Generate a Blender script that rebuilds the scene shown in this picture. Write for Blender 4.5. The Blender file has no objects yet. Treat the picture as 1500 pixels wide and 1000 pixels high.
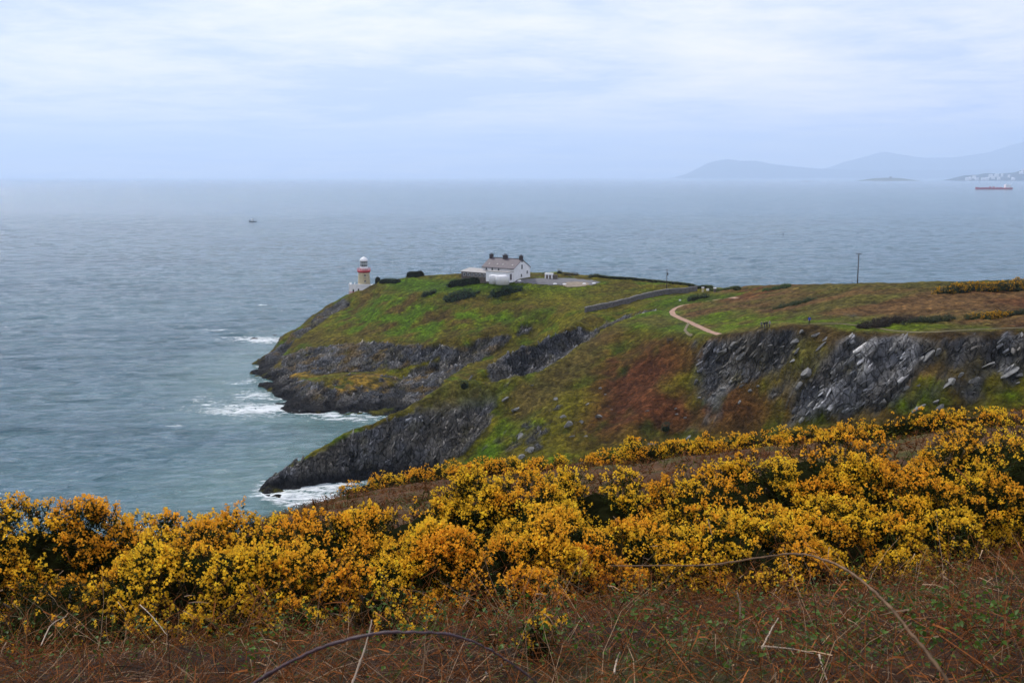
import bpy, bmesh, math, random
import numpy as np
from mathutils import Vector, Matrix
from mathutils.geometry import delaunay_2d_cdt

R = math.radians
random.seed(7)
rng = np.random.default_rng(11)
SC = bpy.context.scene
COL = SC.collection

# ------------------------------------------------------------------ camera, sky, sun, exposure
H = 77.0                     # eye height above the sea
F = 1600.0                   # focal length in photo pixels (1500 wide)
PITCH = math.atan((500 - 258.5) / F)
cam = bpy.data.cameras.new("camera")
cam.sensor_width = 36.0
cam.lens = 36.0 * F / 1500.0
cam.clip_start = 0.1
cam.clip_end = 200000
cam.dof.use_dof = True
cam.dof.focus_distance = 16.0
cam.dof.aperture_fstop = 9.0
camo = bpy.data.objects.new("camera", cam)
COL.objects.link(camo)
camo.location = (0, 0, H)
camo.rotation_euler = (math.pi / 2 - PITCH, 0, 0)
SC.camera = camo

SUN_AZ, SUN_EL = R(-38), R(46)          # azimuth from +Y towards +X, elevation
world = bpy.data.worlds.new("World")
SC.world = world
world.use_nodes = True
wt = world.node_tree
wt.nodes.clear()


def N(t, typ, **kw):
    n = t.nodes.new(typ)
    for k, v in kw.items():
        if k == 'inp':
            for kk, vv in v.items():
                n.inputs[kk].default_value = vv
        else:
            setattr(n, k, v)
    return n


def ramp(t, fac, stops, interp='LINEAR'):
    n = t.nodes.new('ShaderNodeValToRGB')
    n.color_ramp.interpolation = interp
    e = n.color_ramp.elements
    while len(e) < len(stops):
        e.new(0.5)
    for el, (p, c) in zip(e, stops):
        el.position = p
        el.color = (c, c, c, 1) if isinstance(c, (int, float)) else (*c, 1)
    t.links.new(fac, n.inputs[0])
    return n.outputs[0]


def math_(t, op, a, b=None, clamp=False):
    n = t.nodes.new('ShaderNodeMath')
    n.operation = op
    n.use_clamp = clamp
    for i, v in enumerate((a, b)):
        if v is None:
            continue
        if isinstance(v, (int, float)):
            n.inputs[i].default_value = v
        else:
            t.links.new(v, n.inputs[i])
    return n.outputs[0]


def mixc(t, fac, a, b, blend='MIX'):
    n = t.nodes.new('ShaderNodeMix')
    n.data_type = 'RGBA'
    n.blend_type = blend
    for i, v in ((0, fac), (6, a), (7, b)):
        if isinstance(v, (int, float)):
            n.inputs[i].default_value = v
        elif isinstance(v, tuple):
            n.inputs[i].default_value = (*v, 1) if len(v) == 3 else v
        else:
            t.links.new(v, n.inputs[i])
    return n.outputs[2]


def noise(t, vec, scale, detail=4, rough=0.55, dist=0.0, dims='3D'):
    n = t.nodes.new('ShaderNodeTexNoise')
    n.noise_dimensions = dims
    n.inputs['Scale'].default_value = scale
    n.inputs['Detail'].default_value = detail
    n.inputs['Roughness'].default_value = rough
    n.inputs['Distortion'].default_value = dist
    if vec is not None:
        t.links.new(vec, n.inputs['Vector'])
    return n.outputs['Fac']


def build_world():
    t = wt
    sky = N(t, 'ShaderNodeTexSky', sky_type='NISHITA')
    sky.sun_disc = False
    sky.sun_elevation = SUN_EL
    sky.sun_rotation = SUN_AZ
    sky.air_density = 1.2
    sky.dust_density = 1.5
    sky.altitude = 70
    bg1 = N(t, 'ShaderNodeBackground', inp={'Strength': 0.085})
    t.links.new(sky.outputs[0], bg1.inputs[0])
    tc = N(t, 'ShaderNodeTexCoord')
    sep = N(t, 'ShaderNodeSeparateXYZ')
    t.links.new(tc.outputs['Generated'], sep.inputs[0])
    zz = math_(t, 'ADD', math_(t, 'MAXIMUM', sep.outputs[2], 0.0), 0.07)
    cx = math_(t, 'DIVIDE', sep.outputs[0], zz)
    cy = math_(t, 'DIVIDE', sep.outputs[1], zz)
    cv = N(t, 'ShaderNodeCombineXYZ')
    t.links.new(cx, cv.inputs[0]); t.links.new(cy, cv.inputs[1])
    cv.inputs[2].default_value = 28.5
    big = noise(t, cv.outputs[0], 0.16, 3, 0.5)
    mid = noise(t, cv.outputs[0], 0.55, 8, 0.6, 0.4)
    fine = noise(t, cv.outputs[0], 1.6, 6, 0.6, 0.3)
    f = math_(t, 'ADD', math_(t, 'MULTIPLY', big, 0.55), math_(t, 'MULTIPLY', mid, 0.45))
    # the grey veil over the whole sky, the brighter cumulus breaking through it
    veil = mixc(t, ramp(t, mid, [(0.3, 0.0), (0.7, 1.0)]), (0.48, 0.55, 0.83), (0.63, 0.68, 0.87))
    br = math_(t, 'ADD', math_(t, 'MULTIPLY', f, 0.75), math_(t, 'MULTIPLY', fine, 0.25))
    lit = ramp(t, br, [(0.46, 0.0), (0.53, 0.5), (0.62, 1.0)])
    cc = mixc(t, lit, veil, (1.0, 0.91, 0.86))
    bg2 = N(t, 'ShaderNodeBackground', inp={'Strength': 1.5})
    t.links.new(cc, bg2.inputs[0])
    mx = N(t, 'ShaderNodeMixShader')
    mx.inputs[0].default_value = 0.86
    t.links.new(bg1.outputs[0], mx.inputs[1])
    t.links.new(bg2.outputs[0], mx.inputs[2])
    out = N(t, 'ShaderNodeOutputWorld')
    t.links.new(mx.outputs[0], out.inputs[0])


build_world()
sun = bpy.data.lights.new("sun", 'SUN')
sun.energy = 3.4
sun.angle = R(6)
sun.color = (1.0, 0.95, 0.86)
suno = bpy.data.objects.new("sun", sun)
COL.objects.link(suno)
sdir = Vector((math.sin(SUN_AZ) * math.cos(SUN_EL), math.cos(SUN_AZ) * math.cos(SUN_EL), math.sin(SUN_EL)))
suno.rotation_euler = sdir.to_track_quat('Z', 'Y').to_euler()
suno.location = (0, 0, 300)

SC.view_settings.view_transform = 'Standard'
SC.view_settings.look = 'None'
SC.view_settings.gamma = 1.0
SC.view_settings.use_curve_mapping = False
SC.view_settings.exposure = 0.0
SC.cycles.use_denoising = True
SC.cycles.max_bounces = 6
SC.cycles.volume_bounces = 3
SC.cycles.caustics_reflective = False
SC.cycles.caustics_refractive = False
SC.cycles.sample_clamp_indirect = 4.0

# ------------------------------------------------------------------ projection helpers
CP, SP = math.cos(PITCH), math.sin(PITCH)


def ray(u, v):
    a, b = (u - 750) / F, (500 - v) / F
    return np.array([a, b * SP + CP, b * CP - SP])


def PD(u, v, d):                 # point seen at photo pixel u, v at distance d ahead
    r = ray(u, v)
    r = r * (d / r[1])
    return (r[0], r[1], r[2] + H)


def PZ(u, v, z=0.0):             # point seen at photo pixel u, v on the level z
    r = ray(u, v)
    k = (z - H) / r[2]
    return (r[0] * k, r[1] * k, z)


# ------------------------------------------------------------------ numpy noise
_perm = np.random.default_rng(5).permutation(256)
_perm = np.concatenate([_perm, _perm, _perm])
_grad = np.random.default_rng(6).normal(size=(256, 3))
_grad /= np.linalg.norm(_grad, axis=1)[:, None]


def pnoise(x, y, z):
    xi, yi, zi = np.floor(x).astype(int), np.floor(y).astype(int), np.floor(z).astype(int)
    xf, yf, zf = x - xi, y - yi, z - zi
    xi &= 255; yi &= 255; zi &= 255
    fu, fv, fw = [t * t * t * (t * (t * 6 - 15) + 10) for t in (xf, yf, zf)]
    r = 0
    for dx in (0, 1):
        for dy in (0, 1):
            for dz in (0, 1):
                g = _grad[_perm[_perm[_perm[(xi + dx) & 255] + ((yi + dy) & 255)] + ((zi + dz) & 255)]]
                dot = g[..., 0] * (xf - dx) + g[..., 1] * (yf - dy) + g[..., 2] * (zf - dz)
                w = (fu if dx else 1 - fu) * (fv if dy else 1 - fv) * (fw if dz else 1 - fw)
                r = r + dot * w
    return r * 1.5


def fbm(x, y, z, s, octv=4, gain=0.5):
    r, a, t = 0, 1.0, 0
    for i in range(octv):
        r = r + a * pnoise(x * s + 17.3 * i, y * s + 5.1 * i, z * s + 9.7 * i)
        t += a
        a *= gain
        s *= 2.03
    return r / t


def ridged(x, y, z, s, octv=4, gain=0.5):
    r, a, t = 0, 1.0, 0
    for i in range(octv):
        r = r + a * (1 - 2 * np.abs(pnoise(x * s + 7.3 * i, y * s + 15.1 * i, z * s + 3.7 * i)))
        t += a
        a *= gain
        s *= 2.1
    return r / t


def worley(x, y, z):
    """nearest and second nearest jittered cell: distance gap and a per-cell random value"""
    xi, yi, zi = np.floor(x).astype(int), np.floor(y).astype(int), np.floor(z).astype(int)
    f1 = np.full(x.shape, 9.0); f2 = np.full(x.shape, 9.0); idv = np.zeros(x.shape)
    for dx in (-1, 0, 1):
        for dy in (-1, 0, 1):
            for dz in (-1, 0, 1):
                a, b, c = xi + dx, yi + dy, zi + dz
                h = _perm[_perm[_perm[a & 255] + (b & 255)] + (c & 255)]
                j = _grad[h] * .42
                d = np.sqrt((a + .5 + j[..., 0] - x) ** 2 + (b + .5 + j[..., 1] - y) ** 2 + (c + .5 + j[..., 2] - z) ** 2)
                n = d < f1
                f2 = np.where(n, f1, np.minimum(f2, d))
                idv = np.where(n, h / 255.0, idv)
                f1 = np.minimum(f1, d)
    return f2 - f1, idv


def sstep(a, b, x):
    t = np.clip((x - a) / (b - a), 0, 1)
    return t * t * (3 - 2 * t)


# ------------------------------------------------------------------ mesh helpers
def link(o, parent=None):
    COL.objects.link(o)
    if parent is not None:
        o.parent = parent
    return o


def npmesh(name, V, Fc, mat=None, parent=None, smooth=False, col=None, attrs=None):
    """V (n,3), Fc (m,k) with one k, or a list of such arrays"""
    me = bpy.data.meshes.new(name)
    V = np.asarray(V, np.float32)
    Fl = Fc if isinstance(Fc, list) else [Fc]
    idx = np.concatenate([f.ravel() for f in Fl]).astype(np.int32)
    tot = np.concatenate([np.full(len(f), f.shape[1]) for f in Fl]).astype(np.int32)
    st = np.concatenate([[0], np.cumsum(tot)[:-1]]).astype(np.int32)
    me.vertices.add(len(V)); me.vertices.foreach_set('co', V.ravel())
    me.loops.add(len(idx)); me.loops.foreach_set('vertex_index', idx)
    me.polygons.add(len(tot)); me.polygons.foreach_set('loop_start', st)
    me.polygons.foreach_set('loop_total', tot)
    if smooth:
        me.polygons.foreach_set('use_smooth', np.ones(len(tot), bool))
    me.update(calc_edges=True)
    if col is not None:
        a = me.attributes.new('tint', 'FLOAT_COLOR', 'POINT')
        c = np.ones((len(V), 4), np.float32); c[:, :3] = col
        a.data.foreach_set('color', c.ravel())
    for k, v in (attrs or {}).items():
        a = me.attributes.new(k, 'FLOAT', 'POINT')
        a.data.foreach_set('value', np.asarray(v, np.float32).ravel())
    if mat is not None:
        for m in (mat if isinstance(mat, (list, tuple)) else [mat]):
            me.materials.append(m)
    return link(bpy.data.objects.new(name, me), parent)


class MB:
    """collects boxes, prisms, lathes and tubes into one mesh"""
    def __init__(s):
        s.v, s.f = [], []

    def poly(s, pts, faces):
        b = len(s.v)
        s.v += [tuple(p) for p in pts]
        s.f += [tuple(b + i for i in f) for f in faces]
        return s

    def box(s, x0, x1, y0, y1, z0, z1):
        p = [(x, y, z) for z in (z0, z1) for y in (y0, y1) for x in (x0, x1)]
        return s.poly(p, [(0, 2, 3, 1), (4, 5, 7, 6), (0, 1, 5, 4), (2, 6, 7, 3), (0, 4, 6, 2), (1, 3, 7, 5)])

    def prism(s, pts, z0, z1):
        n = len(pts)
        p = [(x, y, z0) for x, y in pts] + [(x, y, z1) for x, y in pts]
        return s.poly(p, [tuple(range(n))[::-1], tuple(range(n, 2 * n))] + [(i, (i + 1) % n, n + (i + 1) % n, n + i) for i in range(n)])

    def lathe(s, prof, n=24, cx=0, cy=0):
        p, f = [], []
        for r, z in prof:
            for i in range(n):
                a = 2 * math.pi * i / n
                p.append((cx + r * math.cos(a), cy + r * math.sin(a), z))
        for k in range(len(prof) - 1):
            for i in range(n):
                j = (i + 1) % n
                f.append((k * n + i, k * n + j, (k + 1) * n + j, (k + 1) * n + i))
        f.append(tuple(range(n))[::-1]); f.append(tuple((len(prof) - 1) * n + i for i in range(n)))
        return s.poly(p, f)

    def tube(s, pts, rad, n=6):
        pts = [Vector(p) for p in pts]
        if not hasattr(rad, '__len__'):
            rad = [rad] * len(pts)
        p, f = [], []
        for k, c in enumerate(pts):
            d = (pts[min(k + 1, len(pts) - 1)] - pts[max(k - 1, 0)]).normalized()
            a = d.cross(Vector((0.31, 0.2, 0.93)))
            if a.length < 1e-3:
                a = d.cross(Vector((1, 0, 0)))
            a.normalize(); b = d.cross(a)
            for i in range(n):
                t = 2 * math.pi * i / n
                p.append(c + (a * math.cos(t) + b * math.sin(t)) * rad[k])
        for k in range(len(pts) - 1):
            for i in range(n):
                j = (i + 1) % n
                f.append((k * n + i, k * n + j, (k + 1) * n + j, (k + 1) * n + i))
        f.append(tuple(range(n))[::-1]); f.append(tuple((len(pts) - 1) * n + i for i in range(n)))
        return s.poly(p, f)

    def build(s, name, mat, parent=None, smooth=False):
        me = bpy.data.meshes.new(name)
        me.from_pydata(s.v, [], s.f)
        if mat is not None:
            me.materials.append(mat)
        if smooth:
            for p in me.polygons:
                p.use_smooth = len(p.vertices) == 4
        me.update()
        return link(bpy.data.objects.new(name, me), parent)


def tag(o, label=None, cat=None, group=None, kind=None):
    if label: o['label'] = label
    if cat: o['category'] = cat
    if group: o['group'] = group
    if kind: o['kind'] = kind
    return o


def empty(name, loc, rz=0.0):
    o = bpy.data.objects.new(name, None)
    o.empty_display_size = 0.3
    o.location = loc
    o.rotation_euler = (0, 0, rz)
    return link(o)


# ------------------------------------------------------------------ materials
def new_mat(name):
    m = bpy.data.materials.new(name)
    m.use_nodes = True
    t = m.node_tree
    t.nodes.clear()
    out = N(t, 'ShaderNodeOutputMaterial')
    p = N(t, 'ShaderNodeBsdfPrincipled')
    t.links.new(p.outputs[0], out.inputs[0])
    return m, t, p, out


def plain(name, col, rough=0.7, var=0.25, scale=3.0, metal=0.0, bump=0.0, spec=0.4):
    m, t, p, out = new_mat(name)
    tc = N(t, 'ShaderNodeTexCoord')
    n = noise(t, tc.outputs['Object'], scale, 5, 0.6)
    lo = tuple(c * (1 - var) for c in col); hi = tuple(min(1, c * (1 + var)) for c in col)
    t.links.new(ramp(t, n, [(0.3, lo), (0.7, hi)]), p.inputs['Base Color'])
    p.inputs['Roughness'].default_value = rough
    p.inputs['Metallic'].default_value = metal
    p.inputs['Specular IOR Level'].default_value = spec
    if bump:
        b = N(t, 'ShaderNodeBump', inp={'Strength': 0.6, 'Distance': bump})
        t.links.new(n, b.inputs['Height']); t.links.new(b.outputs[0], p.inputs['Normal'])
    return m


def tinted(name, rough=0.8, var=0.35, scale=30.0, transl=0.0, spec=0.2):
    """colour from the mesh's own 'tint' attribute, with grain"""
    m, t, p, out = new_mat(name)
    at = N(t, 'ShaderNodeAttribute', attribute_name='tint')
    tc = N(t, 'ShaderNodeTexCoord')
    n = noise(t, tc.outputs['Object'], scale, 3, 0.6)
    c = mixc(t, 1.0, at.outputs['Color'], ramp(t, n, [(0.25, 1 - var), (0.75, 1 + var)]), 'MULTIPLY')
    t.links.new(c, p.inputs['Base Color'])
    p.inputs['Roughness'].default_value = rough
    p.inputs['Specular IOR Level'].default_value = spec
    if transl:
        tr = N(t, 'ShaderNodeBsdfTranslucent')
        t.links.new(c, tr.inputs[0])
        mx = N(t, 'ShaderNodeMixShader')
        mx.inputs[0].default_value = transl
        t.links.new(p.outputs[0], mx.inputs[1]); t.links.new(tr.outputs[0], mx.inputs[2])
        t.links.new(mx.outputs[0], out.inputs[0])
    return m


def terrain_mat():
    m, t, p, out = new_mat("ground_cover_and_rock")
    at = N(t, 'ShaderNodeAttribute', attribute_name='tint')
    rk = N(t, 'ShaderNodeAttribute', attribute_name='rock').outputs['Fac']
    sl = N(t, 'ShaderNodeAttribute', attribute_name='lean').outputs['Fac']
    tc = N(t, 'ShaderNodeTexCoord')
    O = tc.outputs['Object']
    # vegetation grain
    g1 = noise(t, O, 1.1, 6, 0.7)
    g2 = noise(t, O, 0.35, 4, 0.6)
    veg = math_(t, 'MULTIPLY', ramp(t, g1, [(0.25, 0.35), (0.5, 0.95), (0.75, 1.75)]), ramp(t, g2, [(0.3, 0.75), (0.7, 1.25)]))
    vc = N(t, 'ShaderNodeTexVoronoi')
    vc.inputs['Scale'].default_value = .75
    wv = N(t, 'ShaderNodeVectorMath', operation='ADD')
    nz = N(t, 'ShaderNodeTexNoise'); nz.inputs['Scale'].default_value = .8
    nz.inputs['Detail'].default_value = 4; nz.inputs['Scale'].default_value = .5
    sc3 = N(t, 'ShaderNodeVectorMath', operation='SCALE'); sc3.inputs['Scale'].default_value = 4.0
    t.links.new(O, nz.inputs['Vector']); t.links.new(O, wv.inputs[0]); t.links.new(nz.outputs['Color'], sc3.inputs[0]); t.links.new(sc3.outputs[0], wv.inputs[1])
    t.links.new(wv.outputs[0], vc.inputs['Vector'])
    sepc = N(t, 'ShaderNodeSeparateColor'); t.links.new(vc.outputs['Color'], sepc.inputs[0])
    clump = math_(t, 'MULTIPLY', ramp(t, sepc.outputs[0], [(0, .62), (1, 1.4)]), ramp(t, vc.outputs['Distance'], [(.1, 1.12), (.8, .68)]))
    veg = math_(t, 'MULTIPLY', veg, clump)
    # rock: beds seen edge on; two dips, leaning right (1) and near upright (0)
    def beds(rot, seed):
        mp = N(t, 'ShaderNodeMapping')
        mp.inputs['Rotation'].default_value = rot
        mp.inputs['Scale'].default_value = (1.0, 0.7, 0.38)
        mp.inputs['Location'].default_value = (seed, 0, 0)
        t.links.new(O, mp.inputs['Vector'])
        v_ = N(t, 'ShaderNodeTexVoronoi', feature='DISTANCE_TO_EDGE')
        v_.inputs['Scale'].default_value = .8
        t.links.new(mp.outputs[0], v_.inputs['Vector'])
        e_ = ramp(t, v_.outputs['Distance'], [(.0, -.0), (.12, 1.0)])
        return math_(t, 'MULTIPLY', noise(t, mp.outputs[0], 1.3, 8, 0.72, 0.4), math_(t, 'ADD', math_(t, 'MULTIPLY', e_, .35), .68))
    b1 = beds((0, R(-42), R(15)), 3.0)
    b0 = beds((0, R(-10), R(-10)), 9.0)
    bd = N(t, 'ShaderNodeMix')
    t.links.new(sl, bd.inputs[0]); t.links.new(b0, bd.inputs[2]); t.links.new(b1, bd.inputs[3])
    bed = bd.outputs[0]
    rockv = ramp(t, bed, [(0.28, 0.12), (0.42, 0.55), (0.52, 1.0), (0.62, 1.3), (0.75, 2.4)])
    val = N(t, 'ShaderNodeMix')
    t.links.new(rk, val.inputs[0]); t.links.new(veg, val.inputs[2]); t.links.new(rockv, val.inputs[3])
    c = mixc(t, 1.0, at.outputs['Color'], val.outputs[0], 'MULTIPLY')
    t.links.new(c, p.inputs['Base Color'])
    p.inputs['Roughness'].default_value = 0.9
    p.inputs['Specular IOR Level'].default_value = 0.06
    hv = math_(t, 'SUBTRACT', math_(t, 'MULTIPLY', noise(t, O, 1.6, 5, 0.7), 0.6), math_(t, 'MULTIPLY', vc.outputs['Distance'], .6))
    hh = N(t, 'ShaderNodeMix')
    t.links.new(rk, hh.inputs[0]); t.links.new(hv, hh.inputs[2])
    t.links.new(math_(t, 'MULTIPLY', bed, 3.0), hh.inputs[3])
    b = N(t, 'ShaderNodeBump', inp={'Strength': 0.9, 'Distance': 0.8})
    t.links.new(hh.outputs[0], b.inputs['Height'])
    t.links.new(b.outputs[0], p.inputs['Normal'])
    return m


def sea_mat():
    m, t, p, out = new_mat("sea_water")
    tc = N(t, 'ShaderNodeTexCoord')
    O = tc.outputs['Object']
    def mapped(sx, sy, rot=0.0):
        mp = N(t, 'ShaderNodeMapping')
        mp.inputs['Scale'].default_value = (sx, sy, 1)
        mp.inputs['Rotation'].default_value = (0, 0, rot)
        t.links.new(O, mp.inputs['Vector'])
        return mp.outputs[0]
    w1 = noise(t, mapped(0.035, 0.10, R(12)), 1.0, 6, 0.62, 0.5)
    w2 = noise(t, mapped(0.16, 0.40, R(-8)), 1.0, 5, 0.6, 0.6)
    w3 = noise(t, mapped(0.004, 0.010, R(5)), 1.0, 4, 0.55, 0.4)
    hgt = math_(t, 'ADD', math_(t, 'MULTIPLY', w1, 3.2), math_(t, 'MULTIPLY', w2, 1.3))
    b = N(t, 'ShaderNodeBump', inp={'Strength': 1.0, 'Distance': 1.7})
    t.links.new(hgt, b.inputs['Height'])
    t.links.new(b.outputs[0], p.inputs['Normal'])
    # water body: green-grey, cloudier near the shore
    near = N(t, 'ShaderNodeAttribute', attribute_name='shore').outputs['Fac']
    body = mixc(t, ramp(t, w3, [(0.35, 0.0), (0.65, 1.0)]), (0.024, 0.086, 0.120), (0.044, 0.120, 0.150))
    body = mixc(t, near, body, (0.085, 0.17, 0.165))
    # foam: breaking crests and wash at the rocks
    cap = noise(t, mapped(0.045, 0.20, R(10)), 1.0, 7, 0.68, 1.0)
    gate = noise(t, mapped(0.006, 0.012), 1.0, 3, 0.5)
    capm = ramp(t, math_(t, 'ADD', cap, math_(t, 'MULTIPLY', gate, 0.25)), [(0.83, 0.0), (0.89, 0.7)])
    lace = noise(t, mapped(0.16, 0.34, R(-15)), 1.0, 8, 0.7, 1.6)
    fo = N(t, 'ShaderNodeAttribute', attribute_name='foam').outputs['Fac']
    wash = ramp(t, math_(t, 'ADD', math_(t, 'MULTIPLY', fo, 0.46), math_(t, 'MULTIPLY', lace, 0.82)), [(0.68, 0.0), (0.80, .9)])
    wash = math_(t, 'MULTIPLY', wash, ramp(t, fo, [(0.02, 0.0), (0.2, 1.0)]))
    foam = math_(t, 'MAXIMUM', capm, wash, True)
    t.links.new(mixc(t, foam, body, (0.72, 0.76, 0.78)), p.inputs['Base Color'])
    t.links.new(math_(t, 'ADD', math_(t, 'MULTIPLY', foam, 0.5), 0.11), p.inputs['Roughness'])
    p.inputs['IOR'].default_value = 1.33
    return m


def flat_far(name, col, scale=0.004):
    return plain(name, col, 0.95, 0.4, scale, spec=0.1)


MT = terrain_mat()
MSEA = sea_mat()

# ------------------------------------------------------------------ the far ground: surveyed break lines
z0 = lambda *pts: [PZ(u, v, 0.0) for u, v in pts]
pd = lambda *pts: [PD(*p) for p in pts]
LINES = [
    # headland: waterline, west shoulder, slope rows
    z0((363, 547), (374, 566), (384, 573), (402, 579), (414, 585), (393, 594), (413, 605), (440, 607), (480, 609), (520, 610), (545, 612)) + [(-32, 346, 0), (-18, 346, 0.3), (-6, 350, 2)],
    [(-103, 436, 0), (-102, 460, 0), (-100, 480, 0), (-97, 505, 0), (-92, 530, 0), (-75, 555, 0), (-40, 570, 0), (10, 570, 0), (60, 545, 0), (110, 500, 0), (170, 460, 0), (260, 420, 0)],
    pd((370, 532, 446), (385, 518, 452), (400, 505, 460), (412, 490, 468), (440, 475, 480), (465, 455, 492), (485, 443, 500), (502, 433, 507), (516, 430, 511)),
    pd((516, 430, 511), (530, 424, 509), (545, 416, 507), (560, 409, 503), (580, 406, 500), (600, 404, 496), (650, 402, 490), (700, 399, 486), (760, 398, 484), (800, 399, 480), (830, 398, 475), (870, 403, 464), (950, 410, 450), (1020, 417, 430), (1080, 424, 400), (1100, 419, 368), (1150, 417, 342), (1200, 416, 321), (1256, 415, 303), (1380, 412, 290), (1500, 408, 280), (1650, 405, 270), (1850, 400, 262)),
    pd((545, 424, 492), (580, 418, 482), (640, 414, 474), (680, 411, 466), (720, 410.5, 456), (760, 408.5, 452), (820, 414, 447), (860, 416, 444), (900, 421, 436)),
    pd((520, 450, 484), (560, 432, 473), (620, 428, 458), (700, 428, 447), (800, 428, 436), (850, 438, 420), (857, 457, 392)),
    pd((480, 470, 472), (530, 460, 464), (560, 448, 459), (620, 450, 444), (700, 450, 432), (760, 450, 420), (820, 457, 404), (857, 457, 392)),
    pd((440, 500, 454), (490, 492, 446), (540, 478, 446), (580, 485, 430), (640, 480, 422), (690, 478, 415), (740, 468, 414), (790, 466, 408), (840, 462, 395)),
    pd((400, 535, 432), (440, 522, 428), (490, 520, 420), (540, 505, 420), (590, 515, 406), (640, 500, 407), (700, 489, 404), (745, 474, 408), (785, 467, 408)),
    pd((395, 560, 405), (440, 548, 399), (490, 545, 399), (540, 545, 399), (590, 553, 394), (640, 540, 397), (700, 525, 396), (750, 500, 399), (785, 486, 402)),
    pd((425, 565, 380), (470, 553, 374), (520, 549, 377), (560, 553, 376), (590, 572, 369)),
    pd((412, 594, 362), (440, 590, 361), (480, 580, 362), (520, 588, 358), (560, 585, 360), (600, 590, 354)) + [(-20, 357, 5), (0, 368, 9), (10, 380, 14)],
    # middle ridge
    pd((690, 546, 330), (720, 525, 338), (760, 503, 347), (800, 487, 357), (840, 470, 371), (857, 463, 384)),
    pd((700, 562, 327), (760, 552, 338), (800, 530, 350), (840, 508, 363), (870, 485, 373), (905, 468, 379)),
    [(-12, 336, 6), (-2, 352, 8), (8, 366, 13), (18, 384, 22)],
    [(-12, 318, 6), (3, 315, 10), (14, 321, 13), (22, 331, 18), (30, 345, 25)],
    # wall line and the ground below it
    pd((857, 458, 392), (900, 448, 400), (950, 436, 411), (1000, 429, 420), (1022, 425, 425)),
    pd((900, 462, 380), (935, 455, 372), (970, 446, 370), (1010, 438, 380), (1050, 431, 385)),
    # nose and the edge of the near bracken slope
    z0((385, 729),) + pd((400, 698, 265), (430, 672, 270), (470, 648, 275), (510, 626, 280), (560, 610, 284), (600, 590, 287), (640, 567, 290), (665, 555, 291), (685, 553, 291), (715, 560, 290), (745, 568, 288), (770, 556, 288), (793, 540, 290), (830, 518, 297), (860, 497, 305), (892, 476, 318), (925, 462, 335), (985, 452, 336)),
    z0((385, 729),) + [(-54, 276, 0), (-46, 291, 0), (-39, 304, 0), (-26, 322, 0), (-14, 338, 0.5)],
    z0((385, 729), (430, 745)) + [(-38, 248, 0), (-26, 238, 0), (-14, 226, 0), (-20, 200, 0), (-44, 160, 0), (-80, 115, 0), (-130, 62, 0)],
    pd((420, 715, 263), (470, 712, 267), (510, 708, 270), (560, 695, 274), (620, 690, 275), (660, 682, 274), (700, 673, 269), (740, 692, 256)),
    pd((430, 700, 265.5), (480, 672, 271), (540, 645, 279), (600, 625, 282.5), (650, 612, 284), (700, 592, 287), (730, 585, 286)),
    pd((700, 673, 269), (730, 640, 273), (745, 605, 280), (745, 585, 284)),
    # bracken slope
    pd((892, 476, 318), (920, 480, 304), (960, 482, 293), (1000, 487, 278), (1050, 493, 263), (1090, 487, 255), (1120, 482, 249), (1150, 478, 247), (1185, 476, 245), (1220, 488, 238), (1290, 491, 231), (1350, 490, 226), (1400, 489, 222), (1500, 486, 217), (1650, 484, 210), (1850, 480, 203)),
    pd((800, 590, 276), (835, 560, 281), (900, 540, 282), (1000, 550, 266), (1100, 550, 249), (1200, 550, 234), (1300, 550, 225.5), (1400, 550, 217), (1500, 550, 211.5), (1850, 548, 198)),
    pd((780, 680, 254), (850, 652, 256), (900, 650, 252), (1000, 640, 250), (1100, 630, 240), (1200, 625, 229), (1300, 612, 219), (1400, 605, 212), (1500, 600, 206.5), (1850, 595, 192)),
    [(2, 232, 3), (8, 228, 4), (30, 222, 7), (50, 212, 10), (75, 200, 15), (105, 188, 20), (160, 178, 25), (240, 165, 30)],
    # field
    pd((985, 452, 336), (1005, 462, 315), (1030, 475, 290), (1056, 489, 267)),
    pd((1050, 440, 345), (1100, 430, 335), (1180, 436, 302), (1256, 432, 284), (1350, 440, 264), (1500, 430, 261), (1850, 425, 245)),
    pd((1080, 462, 296), (1140, 458, 282), (1200, 458, 268), (1260, 455, 264), (1350, 468, 239), (1500, 460, 234), (1850, 450, 222)),
    # behind the skyline, then down to the sea
    [(-62, 530, 18), (-20, 535, 20), (40, 510, 22), (75, 470, 22), (110, 420, 28), (150, 370, 35), (200, 350, 38), (270, 330, 42)],
    # the slope that falls away below the viewer
    [(-140, 54, 22), (-60, 54, 45), (-30, 54, 55), (0, 54, 60), (40, 54, 66), (90, 54, 72), (240, 54, 84)],
    [(-70, 110, 14), (-20, 110, 36), (20, 110, 42), (60, 110, 47), (110, 105, 52), (240, 100, 62)],
    [(-20, 165, 10), (10, 170, 16), (40, 165, 24), (80, 160, 28), (130, 150, 34), (240, 140, 44)],
]
DEEP = [(-140, y, -8) for y in range(100, 640, 45)] + [(x, 640, -8) for x in range(-140, 280, 60)] + \
       [(-112, 425, -4), (-108, 405, -6), (-90, 380, -6), (-85, 355, -5), (-70, 345, -5), (-60, 310, -4), (-70, 265, -5), (-60, 240, -5), (-40, 225, -4), (-50, 330, -5), (-40, 328, -4), (-60, 200, -5), (-90, 170, -6), (-116, 470, -6), (-112, 520, -6), (-90, 570, -6), (270, 520, -6), (200, 560, -6)]


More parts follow.
